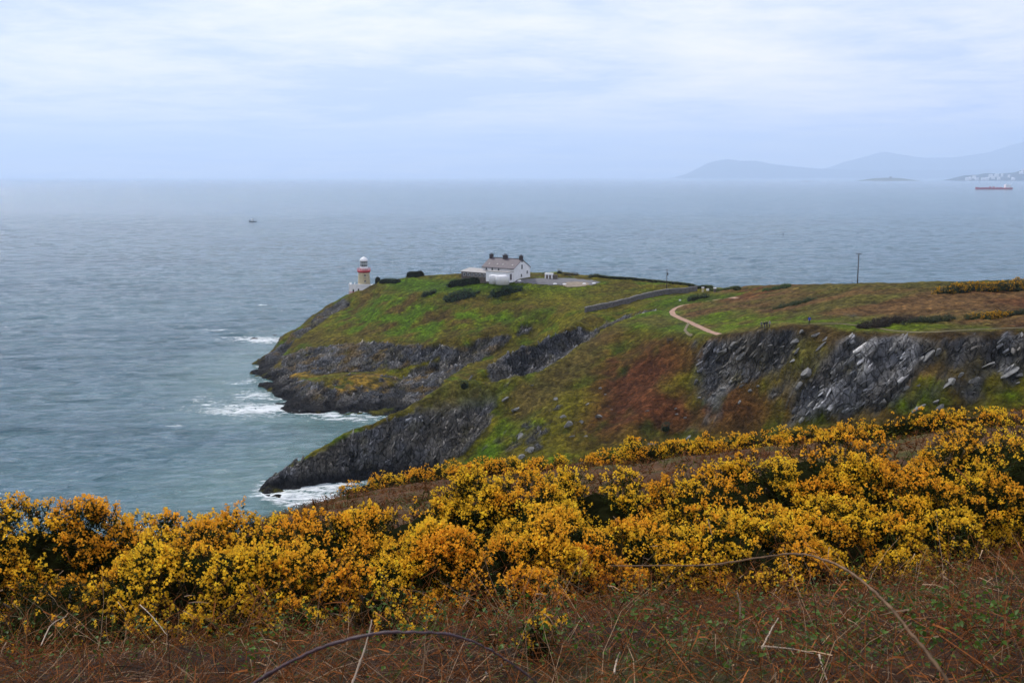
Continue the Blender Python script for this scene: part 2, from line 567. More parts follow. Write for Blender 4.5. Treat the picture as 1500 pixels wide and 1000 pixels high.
def survey():
    pts, edges, zs = [], [], []
    for L in LINES:
        b = len(pts)
        for (x, y, z) in L:
            pts.append(Vector((x, y))); zs.append(z)
        edges += [(b + i, b + i + 1) for i in range(len(L) - 1)]
    for (x, y, z) in DEEP:
        pts.append(Vector((x, y))); zs.append(z)
    ov, oe, of, ovo, oeo, ofo = delaunay_2d_cdt(pts, edges, [], 0, 0.3)
    oz = []
    P = np.array([[p.x, p.y] for p in pts]); zs = np.array(zs)
    for v, orig in zip(ov, ovo):
        if orig:
            oz.append(float(np.mean(zs[orig])))
        else:
            d = np.hypot(P[:, 0] - v.x, P[:, 1] - v.y)
            k = np.argsort(d)[:3]
            w = 1 / (d[k] + 0.1)
            oz.append(float((zs[k] * w).sum() / w.sum()))
    return np.array([[v.x, v.y] for v in ov]), np.array(oz), of


GX0, GX1, GY0, GY1 = -140, 240, 54, 620
gx = np.arange(GX0, GX1 + 1.0); gy = np.arange(GY0, GY1 + 1.0)
BASE = np.full((len(gy), len(gx)), -8.0)
_V, _Z, _T = survey()
for tri in _T:
    (ax, ay), (bx, by), (cx, cy) = _V[tri[0]], _V[tri[1]], _V[tri[2]]
    za, zb, zc = _Z[tri[0]], _Z[tri[1]], _Z[tri[2]]
    i0, i1 = int(max(0, math.floor(min(ax, bx, cx) - GX0))), int(min(len(gx) - 1, math.ceil(max(ax, bx, cx) - GX0)))
    j0, j1 = int(max(0, math.floor(min(ay, by, cy) - GY0))), int(min(len(gy) - 1, math.ceil(max(ay, by, cy) - GY0)))
    if i1 < i0 or j1 < j0:
        continue
    X, Y = np.meshgrid(gx[i0:i1 + 1], gy[j0:j1 + 1])
    den = (by - cy) * (ax - cx) + (cx - bx) * (ay - cy)
    if abs(den) < 1e-9:
        continue
    la = ((by - cy) * (X - cx) + (cx - bx) * (Y - cy)) / den
    lb = ((cy - ay) * (X - cx) + (ax - cx) * (Y - cy)) / den
    lc = 1 - la - lb
    ok = (la > -1e-6) & (lb > -1e-6) & (lc > -1e-6)
    sub = BASE[j0:j1 + 1, i0:i1 + 1]
    sub[ok] = (la * za + lb * zb + lc * zc)[ok]


def blur(A, n):
    for _ in range(n):
        P = np.pad(A, 1, mode='edge')
        A = (P[1:-1, :-2] + 2 * P[1:-1, 1:-1] + P[1:-1, 2:]) / 4
        P = np.pad(A, 1, mode='edge')
        A = (P[:-2, 1:-1] + 2 * P[1:-1, 1:-1] + P[2:, 1:-1]) / 4
    return A


BASE = blur(BASE, 2)


def bil(A, x, y, x0=GX0, y0=GY0, s=1.0):
    fx = np.clip((x - x0) / s, 0, A.shape[1] - 1.001); fy = np.clip((y - y0) / s, 0, A.shape[0] - 1.001)
    i, j = fx.astype(int), fy.astype(int)
    a, b = fx - i, fy - j
    return A[j, i] * (1 - a) * (1 - b) + A[j, i + 1] * a * (1 - b) + A[j + 1, i] * (1 - a) * b + A[j + 1, i + 1] * a * b


def hit(u, v, zfun=None, d0=150.0, d1=620.0, step=0.4):
    """where the line of sight through photo pixel u, v meets the far ground"""
    r = ray(u, v); r = r / r[1]
    d = np.arange(d0, d1, step)
    x, y, z = r[0] * d, d, H + r[2] * d
    g = (zfun or (lambda a, b: bil(BASE, a, b)))(x, y)
    k = np.nonzero(z < g)[0]
    k = k[0] if len(k) else len(d) - 1
    return np.array([x[k], y[k], g[k]])


def seg_dist(x, y, pts):
    d = np.full(np.shape(x), 1e9)
    for (a, b) in zip(pts[:-1], pts[1:]):
        ax, ay, bx, by = a[0], a[1], b[0], b[1]
        L2 = (bx - ax) ** 2 + (by - ay) ** 2 + 1e-9
        t = np.clip(((x - ax) * (bx - ax) + (y - ay) * (by - ay)) / L2, 0, 1)
        d = np.minimum(d, np.hypot(x - ax - t * (bx - ax), y - ay - t * (by - ay)))
    return d


def inside(x, y, poly):
    r = np.zeros(np.shape(x), bool)
    n = len(poly)
    for i in range(n):
        x1, y1 = poly[i][:2]; x2, y2 = poly[(i + 1) % n][:2]
        c = ((y1 > y) != (y2 > y)) & (x < (x2 - x1) * (y - y1) / (y2 - y1 + 1e-12) + x1)
        r ^= c
    return r


def zone(x, y, poly, soft):
    d = seg_dist(x, y, list(poly) + [poly[0]])
    sd = np.where(inside(x, y, poly), d, -d)
    return sstep(-soft, soft, sd)


# paths and yard, surveyed on the ground
PATH = [hit(u, v) for u, v in ((1080, 437), (1050, 439), (1020, 444), (1000, 447), (990, 451), (984, 456), (986, 461), (996, 466), (1010, 472), (1025, 479), (1040, 486), (1054, 490))]
PATH2 = [hit(u, v) for u, v in ((1009, 473), (1006, 478), (1003, 484), (1007, 489), (1014, 492))]
TRAIL = [hit(u, v) for u, v in ((1186, 475), (1200, 474), (1225, 474), (1255, 477), (1280, 480), (1310, 485), (1340, 487), (1380, 486), (1430, 483), (1500, 480), (1600, 476))]
YARD = [hit(u, v) for u, v in ((752, 412), (770, 409), (795, 407.5), (830, 407.5), (868, 411), (880, 414), (868, 418), (830, 418), (790, 416.5), (755, 415))]
HOUSE_C = PD(745, 408.5, 458)

# ------------------------------------------------------------------ far ground mesh
ys = np.concatenate([np.arange(54, 186, 3.0), np.arange(186, 262, 0.55), np.arange(262, 294, 0.42), np.arange(294, 330, .75), np.arange(330, 424, 0.6), np.arange(424, 540, 1.0), np.arange(540, 621, 3.0)])
xs = np.concatenate([np.arange(-140, -112, 1.4), np.arange(-112, 150, 0.68), np.arange(150, 240.1, 1.0)])
X, Y = np.meshgrid(xs, ys)
Zb = bil(BASE, X, Y)
gyy, gxx = np.gradient(BASE)
slope = bil(blur(np.hypot(gxx, gyy), 2), X, Y)
n_big = fbm(X, Y, Zb, 0.035, 4)
n_mid = fbm(X, Y, Zb, 0.12, 4)
n_fin = fbm(X, Y, Zb, 0.5, 3)
lean = sstep(18, 34, X) * sstep(305, 285, Y)            # beds lean to the right on the near cliff
pathd = np.minimum(np.minimum(seg_dist(X, Y, PATH), seg_dist(X, Y, PATH2)), seg_dist(X, Y, TRAIL))
calm = np.maximum(sstep(3.5, 1.2, pathd), np.maximum(zone(X, Y, [p for p in YARD], 3), sstep(19, 12, np.hypot(X - HOUSE_C[0], Y - HOUSE_C[1]))))


def pz(*pts):
    return [hit(u, v)[:2] for u, v in pts]


rockz = np.zeros_like(X)
for poly, w in (
        (pz((503, 436), (518, 440), (490, 462), (450, 488), (415, 516), (385, 545), (372, 545), (405, 508), (440, 478), (480, 450)), 0.9),
        (pz((415, 520), (470, 505), (540, 498), (600, 505), (660, 512), (600, 540), (540, 545), (470, 548), (420, 548)), 0.95),
        (pz((600, 540), (660, 518), (720, 494), (780, 470), (785, 484), (740, 505), (690, 535), (650, 560), (610, 600), (580, 575)), 1.0),
        (pz((690, 549), (760, 522), (840, 487), (890, 465), (960, 452), (945, 468), (880, 482), (830, 520), (745, 566)), 1.0),
        (pz((398, 705), (470, 655), (560, 618), (640, 608), (720, 585), (735, 610), (690, 655), (600, 688), (430, 716)), 0.9),
        (pz((1010, 500), (1060, 494), (1130, 484), (1190, 482), (1230, 496), (1190, 560), (1140, 580), (1110, 560), (1030, 575), (1015, 540)), 0.70),
        (pz((1230, 502), (1300, 496), (1400, 493), (1500, 490), (1560, 490), (1560, 540), (1480, 560), (1380, 540), (1350, 560), (1310, 600), (1230, 605), (1160, 615), (1170, 570)), 0.68),
        (pz((1270, 590), (1330, 560), (1400, 545), (1420, 575), (1380, 600), (1330, 606)), 0.6),
        (pz((700, 660), (760, 615), (830, 590), (840, 620), (800, 660), (760, 680)), 0.6),
        (pz((400, 548), (470, 554), (560, 549), (600, 562), (580, 592), (480, 603), (412, 598)), 0.60),
        (pz((690, 600), (700, 575), (730, 580), (735, 600), (720, 620)), 0.4),
):
    rockz = np.maximum(rockz, w * zone(X, Y, poly, 3.0))
shore = sstep(7.0, 1.5, Zb) * (Y > 255)
band = fbm((X * .72 - Zb * .69) * 1.0, (X * .69 + Zb * .72) * .22, Y * .15, .13, 3)
breakup = fbm(X * 1.0, Y, Zb * 1.0 + 40, 0.16, 4) + 0.5 * fbm(X, Y, Zb, 0.45, 3)
rock = sstep(0.50 - .08 * lean, 0.72 + .16 * lean, rockz * 0.85 + sstep(0.65, 1.25, slope) * (Y > 195) * np.where(X > 25, .22, .62) + .95 * band * sstep(20, 40, X) + shore * 0.7 + breakup * 0.55)
rock *= (1 - calm) * (1 - .9 * zone(X, Y, pz((585, 602), (640, 572), (680, 557), (735, 567), (735, 582), (690, 592), (640, 606)), 2.0))
rock[Y < 186] *= 0.3

# slabs of rock standing proud of one another, cracks between them
def slabs(s, along, seed):
    n1 = np.where(lean > .5, .72, .95); n3 = np.where(lean > .5, -.69, -.30)
    q = X * n1 + Zb * n3 + Y * .12
    r_ = -X * n3 + Zb * n1 + Y * .10
    w = 0.35 * fbm(X, Y, Zb + seed, .12, 2)
    return worley(q * s + w + seed, r_ * s * along + w, Y * s * .6 + seed)
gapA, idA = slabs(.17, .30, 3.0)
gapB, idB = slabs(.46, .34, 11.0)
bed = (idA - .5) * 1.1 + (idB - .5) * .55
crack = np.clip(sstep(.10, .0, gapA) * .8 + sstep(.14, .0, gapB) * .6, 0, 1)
cell = fbm(X, Y, Zb, 0.10, 4)
nx, ny = bil(blur(gxx, 2), X, Y), bil(blur(gyy, 2), X, Y)
nl = np.sqrt(nx ** 2 + ny ** 2 + 1)
disp = rock * (1.7 * bed + 1.2 * cell - .5 * crack - 0.2)
ampv = (1 - rock) * (1 - calm)
dz = ampv * (0.9 * n_big + 1.2 * n_mid * sstep(0.1, 0.5, slope + 0.1) + 0.55 * n_fin) * sstep(-1, 6, Zb)
far_edge = sstep(58, 80, Y)
Xd = X + (-nx / nl) * disp * far_edge
Yd = Y + (-ny / nl) * disp * far_edge
Zd = Zb + (disp / nl * 0.8 + dz) * far_edge
Zd = np.where(Zb < -1.5, Zb, Zd)

# colours of the ground cover (base colours)
def C(*c): return np.array(c)
GREEN, OLIVE, DARKG = C(.052, .104, .000), C(.086, .078, .004), C(.016, .032, .002)
RED, BROWN, ORANGE = C(.074, .026, .009), C(.062, .038, .009), C(.112, .062, .022)
GREY, PALE, BLACK, GOLD = C(.078, .082, .092), C(.34, .34, .34), C(.018, .018, .020), C(.23, .140, .018)


def lay(c, m, w):
    m = np.clip(m, 0, 1)[..., None]
    return c * (1 - m) + w * m


colr = np.broadcast_to(OLIVE, X.shape + (3,)).copy()
pn = fbm(X, Y, Zb, 0.06, 4)
pn2 = fbm(X + 300, Y, Zb, 0.11, 4)
colr = lay(colr, sstep(-0.15, 0.25, pn) * 0.55, BROWN)
colr = lay(colr, sstep(0.0, 0.35, pn2) * 0.7, GREEN)
# headland lawn and green slope
lawn = zone(X, Y, pz((560, 412), (620, 408), (700, 412), (790, 418), (870, 420), (840, 432), (760, 428), (690, 432), (610, 428), (575, 425)), 5)
colr = lay(colr, lawn * 0.85, GREEN * C(.9, 1.0, .8))
slopeg = zone(X, Y, pz((540, 430), (600, 432), (660, 445), (780, 462), (760, 470), (690, 478), (600, 498), (545, 490), (490, 480), (500, 455)), 7)
colr = lay(colr, slopeg * sstep(-0.25, 0.15, pn2), GREEN * C(1.1, 1.05, 1))
colr = lay(colr, slopeg * sstep(0.08, 0.32, -pn2) * 0.8, BROWN)
brown_lip = zone(X, Y, pz((585, 432), (650, 440), (740, 446), (830, 450), (850, 456), (740, 456), (660, 452), (600, 448)), 4)
colr = lay(colr, brown_lip * sstep(-0.2, 0.25, n_mid) * 0.75, BROWN)
colr = lay(colr, zone(X, Y, pz((700, 430), (850, 422), (985, 424), (900, 444), (850, 455), (780, 442)), 6) * 0.6, OLIVE)
# the bracken slope
brack = zone(X, Y, pz((880, 492), (1000, 497), (1060, 520), (1110, 560), (1150, 600), (1100, 630), (1000, 642), (900, 650), (850, 640), (870, 590), (860, 540)), 8)
colr = lay(colr, brack * sstep(-0.55, -0.05, pn), RED)
colr = lay(colr, brack * sstep(0.05, 0.35, pn2) * 0.8, DARKG * 1.3)
right = sstep(60, 80, X) * sstep(250, 238, Y)
colr = lay(colr, right * 0.75 * (1 - rock) * sstep(-0.2, 0.2, pn), BROWN * C(.9, .75, .8))
tan = zone(X, Y, pz((745, 575), (793, 545), (860, 500), (900, 490), (860, 545), (800, 600), (760, 625)), 5)
colr = lay(colr, tan * 0.8, C(.078, .056, .016))
colr = lay(colr, zone(X, Y, pz((690, 680), (700, 655), (730, 640), (735, 660), (715, 682)), 3), GREEN)
nose = zone(X, Y, pz((600, 597), (640, 572), (680, 557), (730, 566), (720, 580), (660, 600)), 4)
colr = lay(colr, nose * 0.8, C(.100, .082, .020))
# fields
fieldm = sstep(32, 44, X - (330 - Y) * 0.12) * (Zb > 36) * sstep(212, 225, Y)
colr = lay(colr, fieldm * 0.9, C(.080, .070, .014))
colr = lay(colr, fieldm * sstep(-0.12, 0.2, fbm(X * 0.5, Y, Zb, 0.05, 4)), ORANGE * .95)
colr = lay(colr, fieldm * sstep(0.1, 0.35, fbm(X * 0.5 + 80, Y, Zb, 0.06, 4)) * 0.8, RED * 1.25)
colr = lay(colr, zone(X, Y, pz((1010, 470), (1060, 452), (1180, 462), (1260, 470), (1400, 478), (1500, 478), (1500, 485), (1230, 484), (1180, 474), (1110, 478), (1056, 488)), 4) * 0.75 * sstep(-0.4, 0.2, n_mid), GREEN * C(1.15, 1.05, 1))
colr = lay(colr, zone(X, Y, pz((930, 462), (985, 452), (1000, 470), (1045, 490), (985, 488), (920, 478)), 4) * 0.85, GREEN)
colr = lay(colr, zone(X, Y, pz((940, 452), (1000, 432), (1060, 430), (1110, 426), (1040, 442), (985, 450)), 4) * 0.8, GREEN * .8)
colr = lay(colr, zone(X, Y, pz((920, 470), (965, 460), (1000, 474), (960, 482)), 3) * 0.6, ORANGE * .7)
rim = seg_dist(X, Y, [p[:2] for p in pd((1040, 493, 264), (1090, 487, 255), (1120, 482, 249), (1150, 478, 247), (1185, 476, 245), (1220, 488, 238), (1290, 491, 231), (1400, 489, 222), (1500, 486, 217))])
colr = lay(colr, sstep(3.2, 1.0, rim + 1.5 * n_mid) * .8, C(.045, .024, .010))
# gold lichen and thrift on the low rocks of the headland
for poly in (pz((470, 575), (500, 552), (560, 548), (570, 565), (540, 590), (490, 598), (465, 590)), pz((385, 525), (400, 518), (412, 522), (405, 535), (388, 537)), pz((400, 545), (450, 540), (455, 552), (420, 556)), pz((560, 500), (600, 508), (590, 520), (555, 512))):
    colr = lay(colr, zone(X, Y, poly, 3) * sstep(-0.35, 0.1, n_fin + n_mid), GOLD * .8)
colr = colr * np.clip(1 + .75 * n_fin + .55 * n_mid + .35 * n_big, .25, 2.2)[..., None]  # shade of the hollows put into the colour, following the relief noise
# rock colour
rc = lay(np.broadcast_to(GREY, X.shape + (3,)), sstep(-0.2, 0.3, n_mid) * 0.75, C(.098, .088, .070))
rc = rc * (1 + .9 * (idA - .5) + .7 * (idB - .5))[..., None]
rc = lay(rc, sstep(0.55, 0.95, idB) * sstep(.3, .7, idA) * 0.5 * (0.3 + 0.7 * sstep(30, 60, X)), PALE)
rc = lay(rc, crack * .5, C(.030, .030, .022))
rc = lay(rc, sstep(0.15, 0.4, fbm(X, Y, Zb, 0.2, 4) ) * 0.55, C(.085, .075, .03))
golds = sstep(0.02, 0.3, fbm(X + 90, Y, Zb, 0.13, 4)) * sstep(1.5, 4, Zb) * (X < 5) * sstep(340, 352, Y)
rc = rc * (1 + .28 * lean)[..., None]
rc = lay(rc, golds * 0.6, GOLD * .7)
wet = sstep(4.2, 1.4, Zd + 1.5 * n_mid) * (Y > 240)
rc = lay(rc, wet, BLACK)
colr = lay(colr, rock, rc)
rock_a = np.clip(np.maximum(rock, wet * 0.8), 0, 1)

nyv, nxv = X.shape
ii = np.arange(nyv * nxv).reshape(nyv, nxv)
quads = np.stack([ii[:-1, :-1], ii[:-1, 1:], ii[1:, 1:], ii[1:, :-1]], -1).reshape(-1, 4)
zq = Zd.ravel()[quads].max(1)
quads = quads[zq > -4.5]
used = np.unique(quads)
remap = np.full(nyv * nxv, -1); remap[used] = np.arange(len(used))
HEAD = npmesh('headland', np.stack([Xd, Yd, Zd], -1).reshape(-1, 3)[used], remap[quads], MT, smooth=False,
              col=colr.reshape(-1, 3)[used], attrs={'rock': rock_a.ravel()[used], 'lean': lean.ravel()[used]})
tag(HEAD, 'green headland with dark rock cliffs and bracken slopes', kind='structure')

# a quick lookup of the finished ground
fg_y = np.searchsorted


def ground(x, y):
    x = np.asarray(x, float); y = np.asarray(y, float)
    j = np.clip(np.searchsorted(ys, y) - 1, 0, len(ys) - 2); i = np.clip(np.searchsorted(xs, x) - 1, 0, len(xs) - 2)
    a = np.clip((x - xs[i]) / (xs[i + 1] - xs[i]), 0, 1); b = np.clip((y - ys[j]) / (ys[j + 1] - ys[j]), 0, 1)
    return Zd[j, i] * (1 - a) * (1 - b) + Zd[j, i + 1] * a * (1 - b) + Zd[j + 1, i] * (1 - a) * b + Zd[j + 1, i + 1] * a * b


def on(u, v):
    return hit(u, v, ground)


# ------------------------------------------------------------------ sea
def make_sea():
    # fine patch by the shore carries the waves and the wash; coarser towards the horizon
    sx = np.concatenate([np.arange(-1250, -330, 7.0), np.arange(-330, 260.1, 3.6), np.arange(266, 1150, 7.0)])
    sy = [180.0]
    while sy[-1] < 2600:
        sy.append(sy[-1] + max(2.0, .0042 * sy[-1]))
    sy = np.array(sy)
    ox = np.concatenate([[-60000, -20000, -9000, -4000, -2200, -1500], sx, [1500, 2200, 4000, 9000, 20000, 60000]])
    oy = np.concatenate([[-3000, -800, 0, 100], sy, [3000, 3600, 4500, 8000, 14000, 24000, 60000]])
    A, B = np.meshgrid(ox, oy)
    near = (A > -140) & (A < 240) & (B > 54) & (B < 620)
    g = np.where(near, bil(BASE, A, B), -20)
    # distance to land: spread a mask
    cs = np.arange(-340, 261, 3.0); cr = np.arange(180, 721, 3.0)
    LA, LB = np.meshgrid(cs, cr)
    land = ((LA > -140) & (LA < 240) & (LB < 620) & (bil(BASE, LA, LB) > -0.6)).astype(float)
    m1 = land.copy()
    acc = land.copy()
    for k in range(14):
        P = np.pad(m1, 1)
        m1 = np.maximum.reduce([P[1:-1, 1:-1], P[:-2, 1:-1], P[2:, 1:-1], P[1:-1, :-2], P[1:-1, 2:]]) if k % 2 else np.maximum.reduce([P[i:i + m1.shape[0], j:j + m1.shape[1]] for i in range(3) for j in range(3)])
        acc += m1
    prox = acc / 15.0                                   # 1 at land, 0 from 42 m out
    prox = bil(prox, A, B, -340, 180, 3.0) * ((A >= -330) & (A <= 260) & (B >= 180) & (B <= 720))
    fn = fbm(A, B, A * 0, 0.03, 3)
    foam = .8 * sstep(0.86, 1.08, prox + 0.30 * fn) * (A < 0)
    for (u, v, r, s) in ((375, 498, 16, .85), (395, 500, 12, .9), (340, 500, 16, .45), (340, 590, 30, .55), (310, 600, 20, .5), (380, 600, 22, .75), (395, 580, 18, .7), (370, 560, 14, .6), (430, 607, 12, .5), (520, 612, 14, .7), (470, 612, 12, .6), (340, 444, 16, .5), (410, 457, 14, .5), (335, 490, 14, .4), (365, 712, 10, .25), (405, 485, 12, .5)):
        px = PZ(u, v, 0)
        q = np.hypot((A - px[0]) / 1.5, B - px[1]) / r
        foam = np.maximum(foam, s * np.exp(-q * q) * (1 + .3 * fn))
    live = ((A > -1260) & (A < 1160) & (B > 170) & (B < 2610)) * sstep(2600, 1800, B) * (1 - .7 * prox)
    rot = .18
    a_, b_ = A * math.cos(rot) + B * math.sin(rot), -A * math.sin(rot) + B * math.cos(rot)
    w1 = ridged(a_ * .35, b_, A * 0, .045, 3, .55)
    w2 = ridged(a_ * .5 + 50, b_, A * 0 + 9, .14, 2, .5)
    gate = fbm(A, B, A * 0 + 4, .012, 3)
    Wz = live * (.95 * w1 + .75 * w2)
    foam = np.maximum(foam, live * .7 * sstep(.80, .98, w1 * .75 + w2 * .25 + .38 * gate))
    n, m = A.shape
    I = np.arange(n * m).reshape(n, m)
    Q = np.stack([I[:-1, :-1], I[:-1, 1:], I[1:, 1:], I[1:, :-1]], -1).reshape(-1, 4)
    o = npmesh('sea', np.stack([A, B, Wz], -1).reshape(-1, 3), Q, MSEA, smooth=True, attrs={'foam': foam.ravel(), 'shore': sstep(.0, .9, prox).ravel() * .8})
    tag(o, 'grey blue sea with small whitecaps', kind='structure')


make_sea()
# ------------------------------------------------------------------ near hillside
NY = np.array([-8, 0, 3, 5, 7, 9.5, 12, 20, 32, 35, 37, 41, 44.5, 46, 50, 62, 75.])
NC = np.array([76.6, 75.4, 75.05, 74.55, 73.95, 73.0, 72.1, 70.0, 67.6, 66.95, 66.5, 65.45, 64.75, 64.2, 62.0, 54.5, 47.])
NT = np.array([.03, .03, .03, .04, .05, .08, .09, .11, .12, .12, .12, .12, .12, .12, .12, .12, .12])


def near_z(x, y, fine=True):
    x = np.asarray(x, float); y = np.asarray(y, float)
    z = np.interp(y, NY, NC) + np.interp(y, NY, NT) * x - 0.004 * np.maximum(0, -x - 8) ** 2
    z = z - .035 * np.maximum(0, -x - 2.5 - .06 * y) ** 2 * sstep(15, 26, y)
    if fine:
        z = z + (0.22 + .2 * sstep(16, 22, y)) * fbm(x, y, x * 0, 0.25, 3) * sstep(2, 6, y) + 0.05 * fbm(x, y, x * 0, 1.4, 3)
    return z


def near_hit(u, v, d0=2.0, d1=75.0):
    return hit(u, v, near_z, d0, d1, 0.03)


def near_ground():
    ax = np.arange(-48, 48.1, 0.3); ay = np.concatenate([np.arange(-8, 3, 0.8), np.arange(3, 46, 0.2), np.arange(46, 72, 0.8)])
    A, B = np.meshgrid(ax, ay)
    Z = near_z(A, B)
    n1 = fbm(A, B, Z, 0.9, 4); n2 = fbm(A, B, Z, 0.22, 3); n3 = fbm(A + 40, B, Z, 0.5, 3)
    c = np.broadcast_to(C(.016, .007, .0025), A.shape + (3,)).copy()
    c = lay(c, sstep(-.2, .3, n1) * .7, C(.045, .020, .009))
    c = lay(c, sstep(.0, .35, n3) * .6, C(.040, .050, .014))
    fld = sstep(17, 20, B)
    c = lay(c, fld * .85, C(.080, .038, .016))
    c = lay(c, fld * sstep(-.1, .3, n2) * .6, C(.085, .062, .024))
    c = lay(c, fld * sstep(.0, .3, n3) * .7, C(.05, .055, .012))
    c = lay(c, fld * sstep(.1, .4, n1) * .7, C(.13, .06, .024))
    I = np.arange(A.size).reshape(A.shape)
    Q = np.stack([I[:-1, :-1], I[:-1, 1:], I[1:, 1:], I[1:, :-1]], -1).reshape(-1, 4)
    m, t, p, out = new_mat('bracken_litter')
    at = N(t, 'ShaderNodeAttribute', attribute_name='tint')
    tc = N(t, 'ShaderNodeTexCoord')
    n = noise(t, tc.outputs['Object'], 9.0, 6, 0.7)
    t.links.new(mixc(t, 1.0, at.outputs['Color'], ramp(t, n, [(.25, .3), (.5, .9), (.75, 1.9)]), 'MULTIPLY'), p.inputs['Base Color'])
    p.inputs['Roughness'].default_value = .9
    p.inputs['Specular IOR Level'].default_value = .1
    b = N(t, 'ShaderNodeBump', inp={'Strength': .9, 'Distance': .06})
    t.links.new(n, b.inputs['Height']); t.links.new(b.outputs[0], p.inputs['Normal'])
    o = npmesh('hillside', np.stack([A, B, Z], -1).reshape(-1, 3), Q, m, smooth=True, col=c.reshape(-1, 3))
    tag(o, 'brown hillside falling away below the viewer', kind='structure')


near_ground()

# ------------------------------------------------------------------ gorse
M_SPINE = tinted('gorse_spines', .85, .3, 25.0, .12, .06)
M_PETAL = tinted('gorse_petals', .7, .12, 25.0, .45, .1)
M_WOOD = plain('gorse_wood', (.035, .026, .018), .9, .4, 12.0)
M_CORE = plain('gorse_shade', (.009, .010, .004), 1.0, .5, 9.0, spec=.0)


def rot_frames(ax, spin):
    """orthonormal frames (n,3,3) whose third column is ax"""
    h = np.where(np.abs(ax[:, 2:3]) < 0.9, np.array([[0, 0, 1.0]]), np.array([[1.0, 0, 0]]))
    a = np.cross(h, ax); a /= np.linalg.norm(a, axis=1)[:, None]
    b = np.cross(ax, a)
    cs, sn = np.cos(spin)[:, None], np.sin(spin)[:, None]
    return np.stack([a * cs + b * sn, -a * sn + b * cs, ax], -1)


def petal_template(k, seed, size):
    """a spike tip of k pea flowers: each an upright standard and a short keel"""
    g = np.random.default_rng(seed)
    V, T = [], []
    for i in range(k):
        h = g.uniform(-.25, 1.0)
        a = i * 2.4 + g.uniform(-.4, .4)
        r = .42 * (1.15 - .6 * max(h, 0)) + .05
        o = np.array([math.cos(a) * r, math.sin(a) * r, h])
        out = np.array([math.cos(a), math.sin(a), .35 + .5 * h]); out /= np.linalg.norm(out)
        side = np.cross(out, [0, 0, 1.0]); side /= np.linalg.norm(side)
        up = np.cross(side, out)
        s = g.uniform(.26, .40)
        b = len(V)
        V += [o - side * s * .5, o + side * s * .5, o + up * s * 1.1 + out * s * .35 + side * s * .55, o + up * s * 1.1 + out * s * .35 - side * s * .55,
              o + out * s * 1.15]
        T += [(b, b + 1, b + 2), (b, b + 2, b + 3), (b, b + 1, b + 4)]
    return np.array(V) * size, np.array(T)


def spine_template(k, seed, size):
    g = np.random.default_rng(seed)
    V, T = [], []
    for i in range(k):
        h = g.uniform(-.9, .75)
        a = g.uniform(0, 6.28)
        o = np.array([0, 0, h])
        d = np.array([math.cos(a), math.sin(a), g.uniform(.1, .9)]); d /= np.linalg.norm(d)
        sd = np.cross(d, [g.normal(), g.normal(), g.normal()]); sd /= np.linalg.norm(sd)
        L = g.uniform(.5, .9)
        b = len(V)
        V += [o - sd * .07, o + sd * .07, o + d * L]
        T += [(b, b + 1, b + 2)]
    b = len(V)
    V += [np.array([-.05, 0, -1.0]), np.array([.05, 0, -1.0]), np.array([0, 0, 1.1])]
    T += [(b, b + 1, b + 2)]
    return np.array(V) * size, np.array(T)


PT = [petal_template(7, s, .052) for s in range(6)]
PT_LO = [petal_template(4, 40 + s, .10) for s in range(4)]
STM = [spine_template(8, 20 + s, .085) for s in range(5)]
STM_LO = [spine_template(6, 60 + s, .13) for s in range(4)]


def scatter(templates, P, AX, S, tint, g, jit=.18):
    """stamp templates at P along AX with scale S and colour tint (n,3)"""
    which = g.integers(0, len(templates), len(P))
    Vs, Ts, Cs, off = [], [], [], 0
    for k, (tv, tt) in enumerate(templates):
        s = np.nonzero(which == k)[0]
        if not len(s):
            continue
        Fm = rot_frames(AX[s], g.uniform(0, 6.28, len(s)))
        W = np.einsum('nij,mj->nmi', Fm, tv) * S[s][:, None, None] + P[s][:, None, :]
        Vs.append(W.reshape(-1, 3))
        Ts.append((tt[None] + (np.arange(len(s)) * len(tv))[:, None, None]).reshape(-1, 3) + off)
        c = np.repeat(tint[s], len(tv), 0) * (1 + jit * g.normal(size=(len(s) * len(tv), 1)))
        Cs.append(np.clip(c, .003, .95))
        off += len(s) * len(tv)
    return np.concatenate(Vs), np.concatenate(Ts), np.concatenate(Cs)


